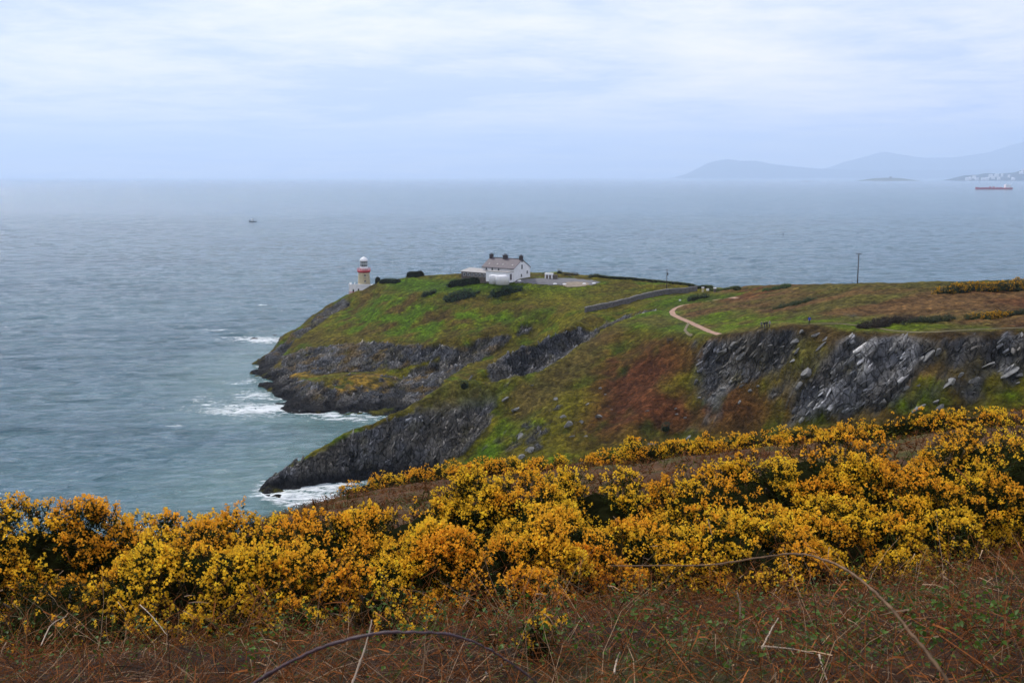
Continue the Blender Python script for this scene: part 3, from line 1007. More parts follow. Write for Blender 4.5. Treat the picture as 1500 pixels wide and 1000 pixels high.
def gorse(x, y, rx, ry, h, label, group, seed, n=1700, bloom=.75, lo=False, zf=near_z, sink=.12, gold=0.5, lump=.20, scale=1.0, name='gorse_bush', spin=0.0):
    g = np.random.default_rng(seed)
    root = empty(name, (x, y, float(zf(x, y))))
    tag(root, label, 'gorse bush', group)
    ox, oy, oz = g.uniform(0, 90, 3)

    def dome(th, ph):
        """point of the uneven crown in direction th (azimuth), ph (0 at the top, 1 at the skirt)"""
        s = np.sin(ph * math.pi / 2) ** .8; c = np.cos(ph * math.pi / 2)
        dx, dy, dz_ = s * np.cos(th), s * np.sin(th), c ** .75
        q = 1.0 / max(rx, .7)
        l = 1 + lump * fbm(dx * rx + ox, dy * ry + oy, dz_ * h + oz, 1.25, 3, .6) * 1.6
        return np.stack([dx * rx * l, dy * ry * l, dz_ * h * l - sink], -1)

    # woody stems and the shaded inside of the crown
    mb = MB()
    for i in range(5):
        a = g.uniform(0, 6.28); r = g.uniform(.35, .7)
        mb.tube([(0.08 * math.cos(a), .08 * math.sin(a), -.25), (rx * r * .4 * math.cos(a), ry * r * .4 * math.sin(a), h * .3), (rx * r * math.cos(a), ry * r * math.sin(a), h * .66)], [.035 * scale, .025 * scale, .012 * scale], 5)
    tag(mb.build('stems', M_WOOD, root), kind='stuff')
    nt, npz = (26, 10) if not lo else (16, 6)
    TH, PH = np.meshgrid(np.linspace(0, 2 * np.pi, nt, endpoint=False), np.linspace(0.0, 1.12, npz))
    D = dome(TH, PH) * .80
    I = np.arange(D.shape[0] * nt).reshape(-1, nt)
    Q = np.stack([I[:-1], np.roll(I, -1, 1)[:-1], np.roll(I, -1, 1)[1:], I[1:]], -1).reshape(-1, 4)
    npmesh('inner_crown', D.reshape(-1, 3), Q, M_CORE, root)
    # heads: the crown is built of many rounded heads of shoots with dark hollows between them
    m = max(6, int(62 * rx * max(ry, h) / (scale if not lo else 1.6)))
    th = g.uniform(0, 2 * np.pi, m); ph = np.sqrt(g.uniform(0, 1, m)) * 1.04
    HC = dome(th, ph) * g.uniform(.84, .95, (m, 1))
    hr_ = g.uniform(.13, .25, m) * (scale if not lo else 1.25) * min(1.0, .45 + .55 * rx)
    out = HC / (np.linalg.norm(HC, axis=1)[:, None] + 1e-6) * .7 + np.array([0, 0, .6])
    out /= np.linalg.norm(out, axis=1)[:, None]
    hb = np.clip(.55 + .75 * fbm(HC[:, 0] + ox, HC[:, 1] + oy, HC[:, 2] + oz, .9, 2) + g.normal(size=m) * .12, 0, 1)
    k = g.choice(m, n, p=hr_ ** 2 / (hr_ ** 2).sum())
    d = g.normal(size=(n, 3)); d /= np.linalg.norm(d, axis=1)[:, None]
    dt = (d * out[k]).sum(1)
    d = np.where((dt < -.25)[:, None], d - 2 * dt[:, None] * out[k], d)
    dt = (d * out[k]).sum(1)
    P = HC[k] + d * hr_[k][:, None] * g.uniform(.72, 1.08, (n, 1))
    kp = (P[:, 2] > -.05) & ((P[:, 1] < .35 * ry) | (g.uniform(0, 1, n) < .22))       # the far side carries fewer shoots
    P, d, dt, k, n = P[kp], d[kp], dt[kp], k[kp], int(kp.sum())
    ax = d * .7 + np.array([0, 0, .6]) + g.normal(size=(n, 3)) * .25
    ax /= np.linalg.norm(ax, axis=1)[:, None]
    hgt = P[:, 2] / h
    prob = min(1, bloom * 1.12) * sstep(.10, .55, dt) * sstep(.05, .55, hb[k] + .25) * (.18 + .82 * sstep(.10, .50, hgt))
    fl = g.uniform(0, 1, n) < prob
    S = g.uniform(.75, 1.25, n) * scale
    gc = np.array([.012, .021, .005]) * g.uniform(.5, 1.7, (n, 1)) + np.array([.012, .008, 0]) * g.uniform(0, 1, (n, 1))
    dead = g.uniform(0, 1, n) < .06
    gc[dead] = np.array([.07, .045, .02]) * g.uniform(.6, 1.2, (dead.sum(), 1))
    V, T, Cc = scatter(STM_LO if lo else STM, P, ax, S * 1.05, gc, g)
    tag(npmesh('spiny_shoots', V, T, M_SPINE, root, col=Cc), kind='stuff')
    if fl.sum() > 3:
        k = fl.sum()
        orange = sstep(-.2, .3, fbm(P[fl, 0] + oy, P[fl, 1], P[fl, 2] + ox, 1.1, 2) + (gold - .5))[:, None]
        yc = np.array([.96, .60, .04]) * (1 - orange) + np.array([.94, .45, .035]) * orange
        yc = yc * g.uniform(.7, 1.12, (k, 1))
        V, T, Cc = scatter(PT_LO if lo else PT, P[fl] + ax[fl] * .05 * scale, ax[fl], S[fl], yc, g, .12)
        tag(npmesh('flowers', V, T, M_PETAL, root, col=Cc), kind='stuff')
    return root


def gp(u, d):                      # plan position of a bush seen in column u at distance d
    return (u - 750) / F * d, d


FRONT = 'flowering gorse bushes of the near hedge'
front = [
    # u, d, rx, ry, h, n, bloom, gold, label
    (-150, 11.4, 1.3, 1.2, 1.45, 2500, .7, .5, 'gorse bush at the near hedge cut off by the left picture edge'),
    (30, 11.9, 1.25, 1.1, 1.55, 3000, .82, .75, 'tall orange yellow gorse bush, leftmost whole mound on the hedge skyline'),
    (70, 9.6, .95, .8, .85, 1300, .10, .5, 'dark green gorse bush almost without flowers, low at the left edge'),
    (200, 12.2, 1.1, 1.1, 1.42, 2000, .82, .7, 'gorse bush against the sea, second mound of the hedge skyline from the left'),
    (275, 10.0, .95, .85, 1.0, 2000, .80, .35, 'yellow gorse mound bulging forward in the left part of the hedge'),
    (340, 12.3, 1.15, 1.1, 1.38, 2000, .88, .6, 'evenly flowering gorse bush against the sea left of the cliff tip'),
    (420, 10.2, .85, .8, .92, 1700, .78, .55, 'gorse bush with orange topped clump in front of the hedge, left of centre'),
    (475, 12.2, 1.05, 1.0, 1.30, 1800, .82, .6, 'gorse bush below the dark nose cliff, with gaps of dark stems'),
    (570, 10.4, .95, .85, .95, 1800, .76, .5, 'gorse bush in the middle of the hedge with a black hollow beneath'),
    (610, 12.6, 1.1, 1.05, 1.22, 1800, .82, .5, 'gorse bush in the back row below the brown bracken field'),
    (715, 10.4, .95, .9, 1.1, 2200, .85, .5, 'dense gorse mound at the centre bottom of the hedge'),
    (760, 12.6, 1.0, 1.0, 1.42, 1900, .88, .3, 'bright yellow gorse bush rising to the left end of the high back hedge'),
    (850, 11.2, .95, .9, 1.2, 2100, .85, .45, 'broad gorse mound right of centre, above a low bramble stem'),
    (905, 13.3, 1.15, 1.0, 1.5, 1900, .85, .35, 'gorse bush in the back row above a dark hollow right of centre'),
    (1020, 11.3, 1.0, .9, 1.15, 2000, .72, .5, 'gorse bush behind the arching tan bramble stem'),
    (1080, 13.3, 1.15, 1.1, 1.62, 2100, .86, .45, 'gorse bush on the rising back hedge, left of the tallest mound'),
    (1160, 11.5, .95, .9, 1.1, 1900, .70, .45, 'low gorse bush mixing green shoots and flowers right of the bramble arch'),
    (1230, 13.4, 1.3, 1.2, 1.85, 2500, .90, .75, 'tallest and most orange gorse mound in the right half of the hedge'),
    (1330, 12.6, .95, .9, 1.45, 1500, .62, .6, 'gorse bush beside the black gap near the right end of the hedge'),
    (1095, 11.0, .85, .8, 1.0, 1700, .68, .45, 'gorse bush low in the front of the hedge under the top of the bramble arch'),
    (1255, 11.7, .95, .85, 1.1, 1900, .72, .45, 'gorse bush in front of the tallest orange mound'),
    (1365, 11.9, .8, .75, .9, 1300, .55, .4, 'low sparse gorse bush at the hedge foot near the right edge'),
    (1430, 12.9, 1.15, 1.0, 1.45, 2000, .68, .4, 'gorse mound near the right edge, greener with scattered flowers'),
    (1500, 15.2, 1.5, 1.2, 2.0, 1900, .66, .5, 'dark gorse bush behind the others at the right picture edge'),
    (1620, 13.2, 1.3, 1.2, 1.6, 1200, .6, .5, 'gorse bush of the near hedge cut off by the right picture edge'),
]
TOPU = [-150, 0, 50, 100, 150, 200, 250, 340, 400, 450, 500, 560, 620, 680, 720, 760, 800, 850, 900, 1000, 1050, 1100, 1150, 1200, 1260, 1320, 1400, 1450, 1500, 1650]
TOPV = [700, 704, 706, 714, 712, 724, 734, 736, 742, 738, 740, 731, 723, 716, 702, 692, 690, 696, 694, 692, 682, 669, 659, 651, 640, 652, 675, 690, 622, 615]
FRONTV = {1095: 770, 1255: 750, 1365: 745, 70: 850, 275: 775, 420: 790, 570: 800, 715: 775, 850: 755, 1020: 765, 1160: 755, 1430: 695, 1330: 690}
for i, (u, d, rx, ry, h, n, bl_, go, lab) in enumerate(front):
    x, y = gp(u, d)
    vt = FRONTV.get(u, float(np.interp(u, TOPU, TOPV)))
    h = max(.6, PD(u, vt + (38 if u < 120 else 30 if u < 220 else 14 if u < 520 else 0), d)[2] - float(near_z(x, y)))
    gorse(x, y, rx * 1.1, ry, h, lab, FRONT, 100 + i, int(n * 1.65), bl_, gold=go)
SMALL = 'small gorse sprouts at the foot of the hedge'
for i, (u, v, r, h, n, lab) in enumerate([
        (545, 918, .14, .42, 150, 'upright little gorse sprout left of the pale dry stalk'),
        (590, 935, .22, .18, 170, 'low gorse sprout flowering behind the dark bramble arch'),
        (655, 905, .16, .30, 140, 'small gorse sprout at the hedge foot right of the pale stalk'),
        (790, 965, .09, .20, 60, 'sparse gorse sprout standing alone in the bracken near the bottom'),
        (720, 945, .06, .08, 30, 'tiny yellow gorse sprig on the right limb of the dark bramble'),
        (430, 930, .20, .24, 120, 'thin gorse sprout in the bracken left of the dark bramble arch'),
        (160, 915, .26, .30, 180, 'straggling gorse sprout at the dark hedge foot on the left')]):
    p = near_hit(u, v)
    gorse(p[0], p[1], r, r, h, lab, SMALL, 300 + i, n, .5, gold=.35, sink=.03, scale=.8, name='gorse_sprout')

ROW = 'gorse bushes at the far edge of the brown slope'
row = [
    (540, 46, 1.5, .55, 'gorse bush at the low left end of the far row, below the nose cliff'),
    (590, 46, 1.6, .75, 'second gorse bush from the left end of the far row'),
    (640, 45, 1.6, .9, 'gorse bush of the far row under the green gully'),
    (690, 44, 1.5, .95, 'gorse bush of the far row right of the green gully'),
    (735, 44, 1.2, .95, 'right end bush of the left far gorse row'),
    (798, 42, 1.0, .8, 'single rounded gorse bush in the gap between the two far rows'),
    (905, 41, 1.2, .85, 'left end bush of the middle far gorse row'),
    (960, 41, 1.4, .95, 'gorse bush of the middle far row below scattered boulders'),
    (1020, 41, 1.4, .95, 'gorse bush in the centre of the middle far row'),
    (1080, 41, 1.4, 1.0, 'gorse bush of the middle far row right of centre'),
    (1135, 40, 1.3, .95, 'gorse bush near the right end of the middle far row'),
    (1185, 40, 1.0, .8, 'right end bush of the middle far gorse row'),
    (1265, 37, 1.0, .7, 'left end bush of the right far gorse row'),
    (1315, 36, 1.3, .95, 'gorse bush of the right far row beside a dark green one'),
    (1365, 36, 1.1, 1.0, 'dark green gorse bush with few flowers in the right far row'),
    (1415, 35, 1.3, 1.1, 'gorse bush of the right far row above the tallest near mound'),
    (1475, 35, 1.4, 1.15, 'gorse bush of the right far row at the picture edge'),
]
ROWTOP = np.interp([r[0] for r in row], [520, 600, 640, 740, 770, 800, 890, 960, 1080, 1200, 1250, 1300, 1420, 1500], [712, 692, 682, 677, 685, 677, 660, 650, 640, 628, 625, 617, 607, 602])
for i, ((u, d, r, h, lab), vt) in enumerate(zip(row, ROWTOP)):
    x, y = gp(u, d)
    zt = PD(u, vt, d)[2]
    zf = (lambda zz: (lambda a, b: zz))(float(near_z(x, y)))
    hh = max(.4, (zt - float(near_z(x, y))) * (.7 + .4 * ((i * 37) % 10) / 10))
    gorse(x, y, r, .9, hh, lab, ROW, 400 + i, 900, .22 if 'dark green' in lab else .8, lo=True, gold=.55, zf=zf, lump=.55, scale=1.0)

# ------------------------------------------------------------------ bracken, leaves, brambles
M_STALK = tinted('dead_bracken_stalks', .9, .35, 40.0, .15, .06)
M_LEAF = tinted('bramble_leaves', .55, .25, 30.0, .3)


def ribbons(P, D, L, Wd, bend, col, g, seg=3):
    """bent flat stalks: P start (n,3), D direction, L length, Wd width"""
    n = len(P)
    side = np.cross(D, g.normal(size=(n, 3))); side /= np.linalg.norm(side, axis=1)[:, None]
    V = []
    p = P.copy(); d = D.copy()
    for k in range(seg + 1):
        w = (Wd * (1 - .75 * k / seg))[:, None]
        V.append(np.stack([p - side * w / 2, p + side * w / 2], 1))
        d = d + bend / seg + g.normal(size=(n, 3)) * .10
        d /= np.linalg.norm(d, axis=1)[:, None]
        p = p + d * (L / seg)[:, None]
    V = np.stack(V, 1).reshape(n, -1, 3)
    m = V.shape[1]
    q = np.array([(2 * k, 2 * k + 1, 2 * k + 3, 2 * k + 2) for k in range(seg)])
    Fq = (q[None] + (np.arange(n) * m)[:, None, None]).reshape(-1, 4)
    return V.reshape(-1, 3), Fq, np.repeat(col, m, 0), p


def bracken():
    g = np.random.default_rng(77)
    n = 42000
    y = 2.6 + 10.0 * g.uniform(0, 1, n) ** .9
    x = g.uniform(-1, 1, n) * (y * .62 + 1.0)
    P = np.stack([x, y, near_z(x, y) - .03], -1)
    D = g.normal(size=(n, 3)) * np.array([.7, .7, .25]) + np.array([0, 0, .55])
    D /= np.linalg.norm(D, axis=1)[:, None]
    L = g.uniform(.2, .85, n) ** 1.15 * (1 + .3 * fbm(x, y, x * 0, .4, 2))
    Wd = g.uniform(.0025, .0065, n)
    bend = np.stack([g.normal(size=n) * .5, g.normal(size=n) * .5, -g.uniform(.3, 1.6, n)], -1)
    base = np.array([.160, .056, .017])[None] * g.uniform(.25, 1.8, (n, 1))
    straw = g.uniform(0, 1, n) < .16
    base[straw] = np.array([.30, .20, .12]) * g.uniform(.6, 1.4, (straw.sum(), 1))
    grey = g.uniform(0, 1, n) < .15
    base[grey] = np.array([.035, .025, .020]) * g.uniform(.6, 1.3, (grey.sum(), 1))
    olive = g.uniform(0, 1, n) < .10
    base[olive] = np.array([.07, .085, .02]) * g.uniform(.6, 1.3, (olive.sum(), 1))
    V, Q, Cc, tip = ribbons(P, D, L, Wd, bend, base, g)
    # withered fronds: short side pinnae along a third of the stalks
    k = 20000
    s = g.integers(0, n, k)
    t = g.uniform(.35, 1, (k, 1))
    o = P[s] * (1 - t) + tip[s] * t + np.array([0, 0, .12]) * (t * (1 - t) * 2)
    d2 = g.normal(size=(k, 3)) * np.array([1, 1, .45]) + np.array([0, 0, -.2]); d2 /= np.linalg.norm(d2, axis=1)[:, None]
    V2, Q2, C2, _ = ribbons(o, d2, g.uniform(.05, .16, k), g.uniform(.004, .010, k), np.tile([0, 0, -.6], (k, 1)), base[s] * g.uniform(.8, 1.5, (k, 1)), g, 2)
    o_ = npmesh('dead_bracken', np.concatenate([V, V2]), np.concatenate([Q, Q2 + len(V)]), M_STALK, col=np.concatenate([Cc, C2]))
    tag(o_, 'tangle of dead reddish brown bracken stalks in the foreground', 'bracken', kind='stuff')
    # short withered bracken on the slope beyond the hedge
    n = 20000
    y = g.uniform(11, 47, n); x = g.uniform(-.48, .62, n) * y + g.uniform(-3, 6, n)
    P = np.stack([x, y, near_z(x, y) - .02], -1)
    D = g.normal(size=(n, 3)) * np.array([.6, .6, .2]) + np.array([0, 0, .6]); D /= np.linalg.norm(D, axis=1)[:, None]
    base = np.array([.135, .056, .022])[None] * g.uniform(.3, 1.6, (n, 1))
    ol = g.uniform(0, 1, n) < .2
    base[ol] = np.array([.075, .07, .022]) * g.uniform(.6, 1.3, (ol.sum(), 1))
    V, Q, Cc, _ = ribbons(P, D, g.uniform(.2, .55, n), g.uniform(.012, .03, n), np.stack([g.normal(size=n) * .4, g.normal(size=n) * .4, -g.uniform(.2, 1., n)], -1), base, g, 2)
    o_ = npmesh('withered_bracken', V, Q, M_STALK, col=Cc)
    tag(o_, 'short brown withered bracken covering the slope beyond the near hedge', 'bracken', kind='stuff')
    # heather and bracken tufts on that slope
    n = 9000
    y = g.uniform(11, 48, n); x = g.uniform(-.48, .62, n) * y + g.uniform(-3, 6, n)
    P = np.stack([x, y, near_z(x, y) + .04], -1)
    ax = g.normal(size=(n, 3)) * .45 + np.array([0, 0, 1.0]); ax /= np.linalg.norm(ax, axis=1)[:, None]
    tn = np.array([[.13, .052, .018]]) * g.uniform(.25, 1.5, (n, 1))
    gr = fbm(x, y, x * 0, .35, 3) > .12
    tn[gr] = np.array([.055, .060, .012]) * g.uniform(.4, 1.5, (gr.sum(), 1))
    V, T, Cc = scatter(STM_LO, P, ax, g.uniform(.9, 2.6, n), tn, g)
    tag(npmesh('heather_tufts', V, T, M_STALK, col=Cc), 'rough brown heather tufts on the slope beyond the near hedge', 'heather', kind='stuff')
    # green bramble and young leaves
    n = 1100
    u = g.uniform(0, 1500, n); v = np.clip(930 + g.normal(size=n) * 40, 850, 1010)
    side = u > 850
    v[side] = np.clip(945 + g.normal(size=side.sum()) * 45, 850, 1010)
    keep = fbm(u / 60, v / 30, u * 0, 1.0, 2) > -.02
    u, v = u[keep], v[keep]
    Vs, Ts, Cs = [], [], []
    off = 0
    for a, b in zip(u, v):
        c = near_hit(a, b) + np.array([0, 0, g.uniform(.05, .3)])
        for j in range(int(g.integers(4, 10))):
            o = c + g.normal(size=3) * np.array([.07, .07, .05])
            d = g.normal(size=3) * np.array([1, 1, .5]); d /= np.linalg.norm(d)
            sd = np.cross(d, g.normal(size=3) * .4 + np.array([0, 0, 1.])); sd /= np.linalg.norm(sd)
            nn = np.cross(sd, d)
            L = g.uniform(.018, .042); w = L * .36
            Vs += [o, o + d * L * .45 + sd * w + nn * .006, o + d * L, o + d * L * .45 - sd * w + nn * .006, o + d * L * .5 - nn * .004]
            Ts += [(off, off + 1, off + 4), (off + 1, off + 2, off + 4), (off + 2, off + 3, off + 4), (off + 3, off, off + 4)]
            Cs += [np.array([.050, .098, .010]) * g.uniform(.5, 1.5)] * 5
            off += 5
    o_ = npmesh('bramble_leaves', np.array(Vs), np.array(Ts), M_LEAF, col=np.array(Cs))
    tag(o_, 'small fresh green bramble leaves scattered through the dead bracken', 'leaves', kind='stuff')


bracken()


def bramble(name, px, rad, mat, label, cat, thorns, buds=0, seed=1):
    """an arching cane through points (u, v, distance)"""
    g = np.random.default_rng(seed)
    K = [Vector(PD(*p)) for p in px]
    pts = []
    for i in range(len(K) - 1):
        p0, p1, p2, p3 = K[max(i - 1, 0)], K[i], K[i + 1], K[min(i + 2, len(K) - 1)]
        for k in range(8):
            t = k / 8
            pts.append(0.5 * ((2 * p1) + (p2 - p0) * t + (2 * p0 - 5 * p1 + 4 * p2 - p3) * t * t + (3 * p1 - p0 - 3 * p2 + p3) * t ** 3))
    pts.append(K[-1])
    base = pts[0].copy()
    root = empty(name, base)
    tag(root, label, cat)
    n = len(pts)
    rr = [rad * (1 - .55 * i / n) * (1 + .16 * g.normal()) for i in range(n)]
    loc = [p - base + Vector(g.normal(size=3)) * rad * .16 for p in pts]
    MB().tube(loc, rr, 7).build('cane', mat, root, True)
    mb = MB()
    for i in range(2, n - 1, 2):
        for j in range(thorns):
            d = Vector(g.normal(size=3)); d -= d.project(loc[i + 1] - loc[i]); d.normalize()
            c = loc[i].lerp(loc[i + 1], float(g.uniform()))
            mb.tube([c, c + d * rad * 2.2 + (loc[i] - loc[i + 1]).normalized() * rad * .5], [rad * .45, rad * .06], 4)
    if thorns:
        tag(mb.build('thorns', mat, root), kind='stuff')
    for i in range(buds):
        k = int(3 + (n - 6) * (i + .5) / buds)
        d = Vector(g.normal(size=3)); d.z = abs(d.z); d.normalize()
        c = loc[k]
        s = rad * 2.4
        MB().lathe([(s * .15, 0), (s * .5, s * .5), (s * .42, s * 1.1), (s * .05, s * 1.9)], 7).build('bud', M_BUD, root, True)
        o = root.children[-1]
        o.location = c
        o.rotation_euler = d.to_track_quat('Z', 'Y').to_euler()
    return root


M_CANE = plain('purple_bramble_cane', (.055, .030, .036), .55, .4, 25.0)
M_TAN = plain('tan_bramble_cane', (.13, .078, .042), .7, .5, 18.0, spec=.15)
M_BUD = plain('bramble_bud', (.14, .16, .045), .7, .3, 40.0)
M_STRAW = plain('pale_straw', (.36, .28, .20), .7, .25, 30.0)
bramble('bramble_cane', [(330, 1030, 2.25), (385, 992, 2.2), (450, 957, 2.15), (510, 936, 2.1), (560, 927, 2.1), (620, 926, 2.1), (665, 930, 2.15), (705, 945, 2.2), (750, 972, 2.25), (800, 1010, 2.3)], .0042, M_CANE,
        'dark purple thorny bramble cane arching across the bottom centre', 'bramble', 1, 6, 3)
bramble('bramble_cane', [(1405, 1030, 2.6), (1380, 985, 2.65), (1345, 940, 2.75), (1300, 885, 2.9), (1255, 845, 3.1), (1215, 822, 3.3), (1165, 811, 3.5), (1110, 817, 3.7), (1040, 827, 3.9), (960, 828, 4.1), (890, 828, 4.2)], .0052, M_TAN,
        'long tan bramble cane arching over the bracken on the right', 'bramble', 1, 0, 4)
bramble('dry_stalk', [(512, 1012, 3.4), (525, 975, 3.45), (537, 940, 3.5), (545, 907, 3.55)], .004, M_STRAW, 'pale straight dry stalk behind the dark bramble cane', 'dry stalk', 0, 0, 5)
for i, (a, b, lab) in enumerate([
        ([(1085, 905, 6.5), (1083, 880, 6.5), (1080, 868, 6.5)], [.006], 'short pale broken stalk under the tan bramble arch'),
        ([(1116, 950, 5.2), (1128, 925, 5.3), (1140, 905, 5.4)], [.005], 'pale leaning dry stalk crossing another below the tan arch'),
        ([(1200, 958, 5.0), (1205, 978, 4.9), (1213, 1000, 4.8)], [.005], 'bleached bracken stalk end near the bottom right of centre'),
        ([(900, 985, 4.6), (903, 968, 4.7), (908, 955, 4.7)], [.005], 'pale upright bracken stub right of the lone gorse sprout'),
        ([(1115, 946, 5.0), (1160, 950, 5.0), (1205, 960, 5.0)], [.004], 'pale stalk lying level in the bracken at bottom right'),
        ([(205, 885, 7.2), (225, 905, 7.0), (245, 930, 6.8)], [.004], 'thin pale stalk leaning from the dark hedge foot on the left'),
        ([(60, 945, 6.2), (75, 915, 6.4), (97, 902, 6.5)], [.004], 'thin pale stalk rising at the dark left corner')]):
    bramble('dry_stalk', a, b[0], M_STRAW, lab, 'dry stalk', 0, 0, 30 + i)
# ------------------------------------------------------------------ paths, yard
def drape(name, line, width, mat, label, lift=.07, step=.5, jag=.25, seed=1):
    g = np.random.default_rng(seed)
    L = np.array([p[:2] for p in line])
    seg = np.hypot(*(L[1:] - L[:-1]).T); s = np.concatenate([[0], np.cumsum(seg)])
    t = np.arange(0, s[-1], step)
    px = np.interp(t, s, L[:, 0]); py = np.interp(t, s, L[:, 1])
    for _ in range(4):
        px[1:-1] = (px[:-2] + 2 * px[1:-1] + px[2:]) / 4; py[1:-1] = (py[:-2] + 2 * py[1:-1] + py[2:]) / 4
    dx, dy = np.gradient(px), np.gradient(py); l = np.hypot(dx, dy) + 1e-9
    nx_, ny_ = -dy / l, dx / l
    w = width * (1 + jag * fbm(t, t * 0, t * 0, .35, 3))
    cols = []
    for k in np.linspace(-.5, .5, 7):
        x = px + nx_ * w * k; y = py + ny_ * w * k
        cols.append(np.stack([x, y, ground(x, y) + lift - abs(k) * .05], -1))
    V = np.stack(cols, 1)
    I = np.arange(V.shape[0] * 7).reshape(-1, 7)
    Q = np.stack([I[:-1, :-1], I[:-1, 1:], I[1:, 1:], I[1:, :-1]], -1).reshape(-1, 4)
    o = npmesh(name, V.reshape(-1, 3), Q, mat, smooth=True)
    return tag(o, label, kind='structure')


M_EARTH = plain('pink_earth_path', (.27, .165, .11), .95, .3, .8)
M_TRACK = plain('worn_track', (.11, .09, .045), .95, .4, .6)
M_TAR = plain('tarmac', (.105, .105, .112), .9, .2, .5)
M_SAND = plain('sandy_circle', (.20, .165, .12), .95, .25, .8)
drape('path', PATH, 1.6, M_EARTH, 'pinkish earth path curving over the grass', seed=2)
drape('path', PATH2, .7, M_TRACK, 'thin side track below the earth path', seed=3)
drape('path', TRAIL, .65, M_TRACK, 'worn track along the cliff top', seed=4)


def sheet(name, poly, mat, label, lift, res=.7):
    P = np.array([p[:2] for p in poly])
    x0, y0 = P.min(0); x1, y1 = P.max(0)
    A, B = np.meshgrid(np.arange(x0, x1 + res, res), np.arange(y0, y1 + res, res))
    I = np.arange(A.size).reshape(A.shape)
    Q = np.stack([I[:-1, :-1], I[:-1, 1:], I[1:, 1:], I[1:, :-1]], -1).reshape(-1, 4)
    cx = A.ravel()[Q].mean(1); cy = B.ravel()[Q].mean(1)
    Q = Q[inside(cx, cy, P)]
    us = np.unique(Q); rm = np.full(A.size, -1); rm[us] = np.arange(len(us))
    o = npmesh(name, np.stack([A, B, ground(A, B) + lift], -1).reshape(-1, 3)[us], rm[Q], mat, smooth=True)
    return tag(o, label, kind='structure')


sheet('yard', YARD, M_TAR, 'grey tarmac yard beside the white house', .10)
cc = on(844, 417)
sheet('landing_circle', [(cc[0] + 5.5 * math.cos(a), cc[1] + 4.5 * math.sin(a)) for a in np.linspace(0, 6.28, 20)[:-1]], M_SAND, 'sandy circle at the front of the tarmac yard', .15)
M_WHITE = plain('white_paint', (.74, .75, .77), .6, .08, .7)
for i, (u, v, w) in enumerate(((813, 416.5, 'leftmost'), (827, 417.2, 'second from the left'), (856, 416.5, 'third from the left'), (870, 415.7, 'rightmost'), (761, 411.7, 'nearest the white house'))):
    p = on(u, v)
    mb = MB().lathe([(.62, -.3), (.7, .1), (.6, .38), (.3, .52)], 8)
    o = mb.build('marker_stone', M_WHITE); o.location = p; o.scale = (1.2, .8, .9)
    tag(o, 'white painted marker stone on the yard edge, ' + w, 'stone', 'white marker stones')

# ------------------------------------------------------------------ lighthouse
M_CREAM = plain('cream_granite', (.44, .385, .25), .8, .18, 1.2, bump=.05)
M_REDP = plain('red_paint', (.42, .035, .05), .55, .15, 1.5)
M_GLASS = plain('lantern_glass', (.06, .10, .10), .12, .3, 1.0, spec=.8)
M_DARK = plain('dark_opening', (.02, .02, .025), .4, .3, 1.0)
M_IRON = plain('dark_iron', (.04, .04, .045), .5, .3, 3.0, metal=.5)


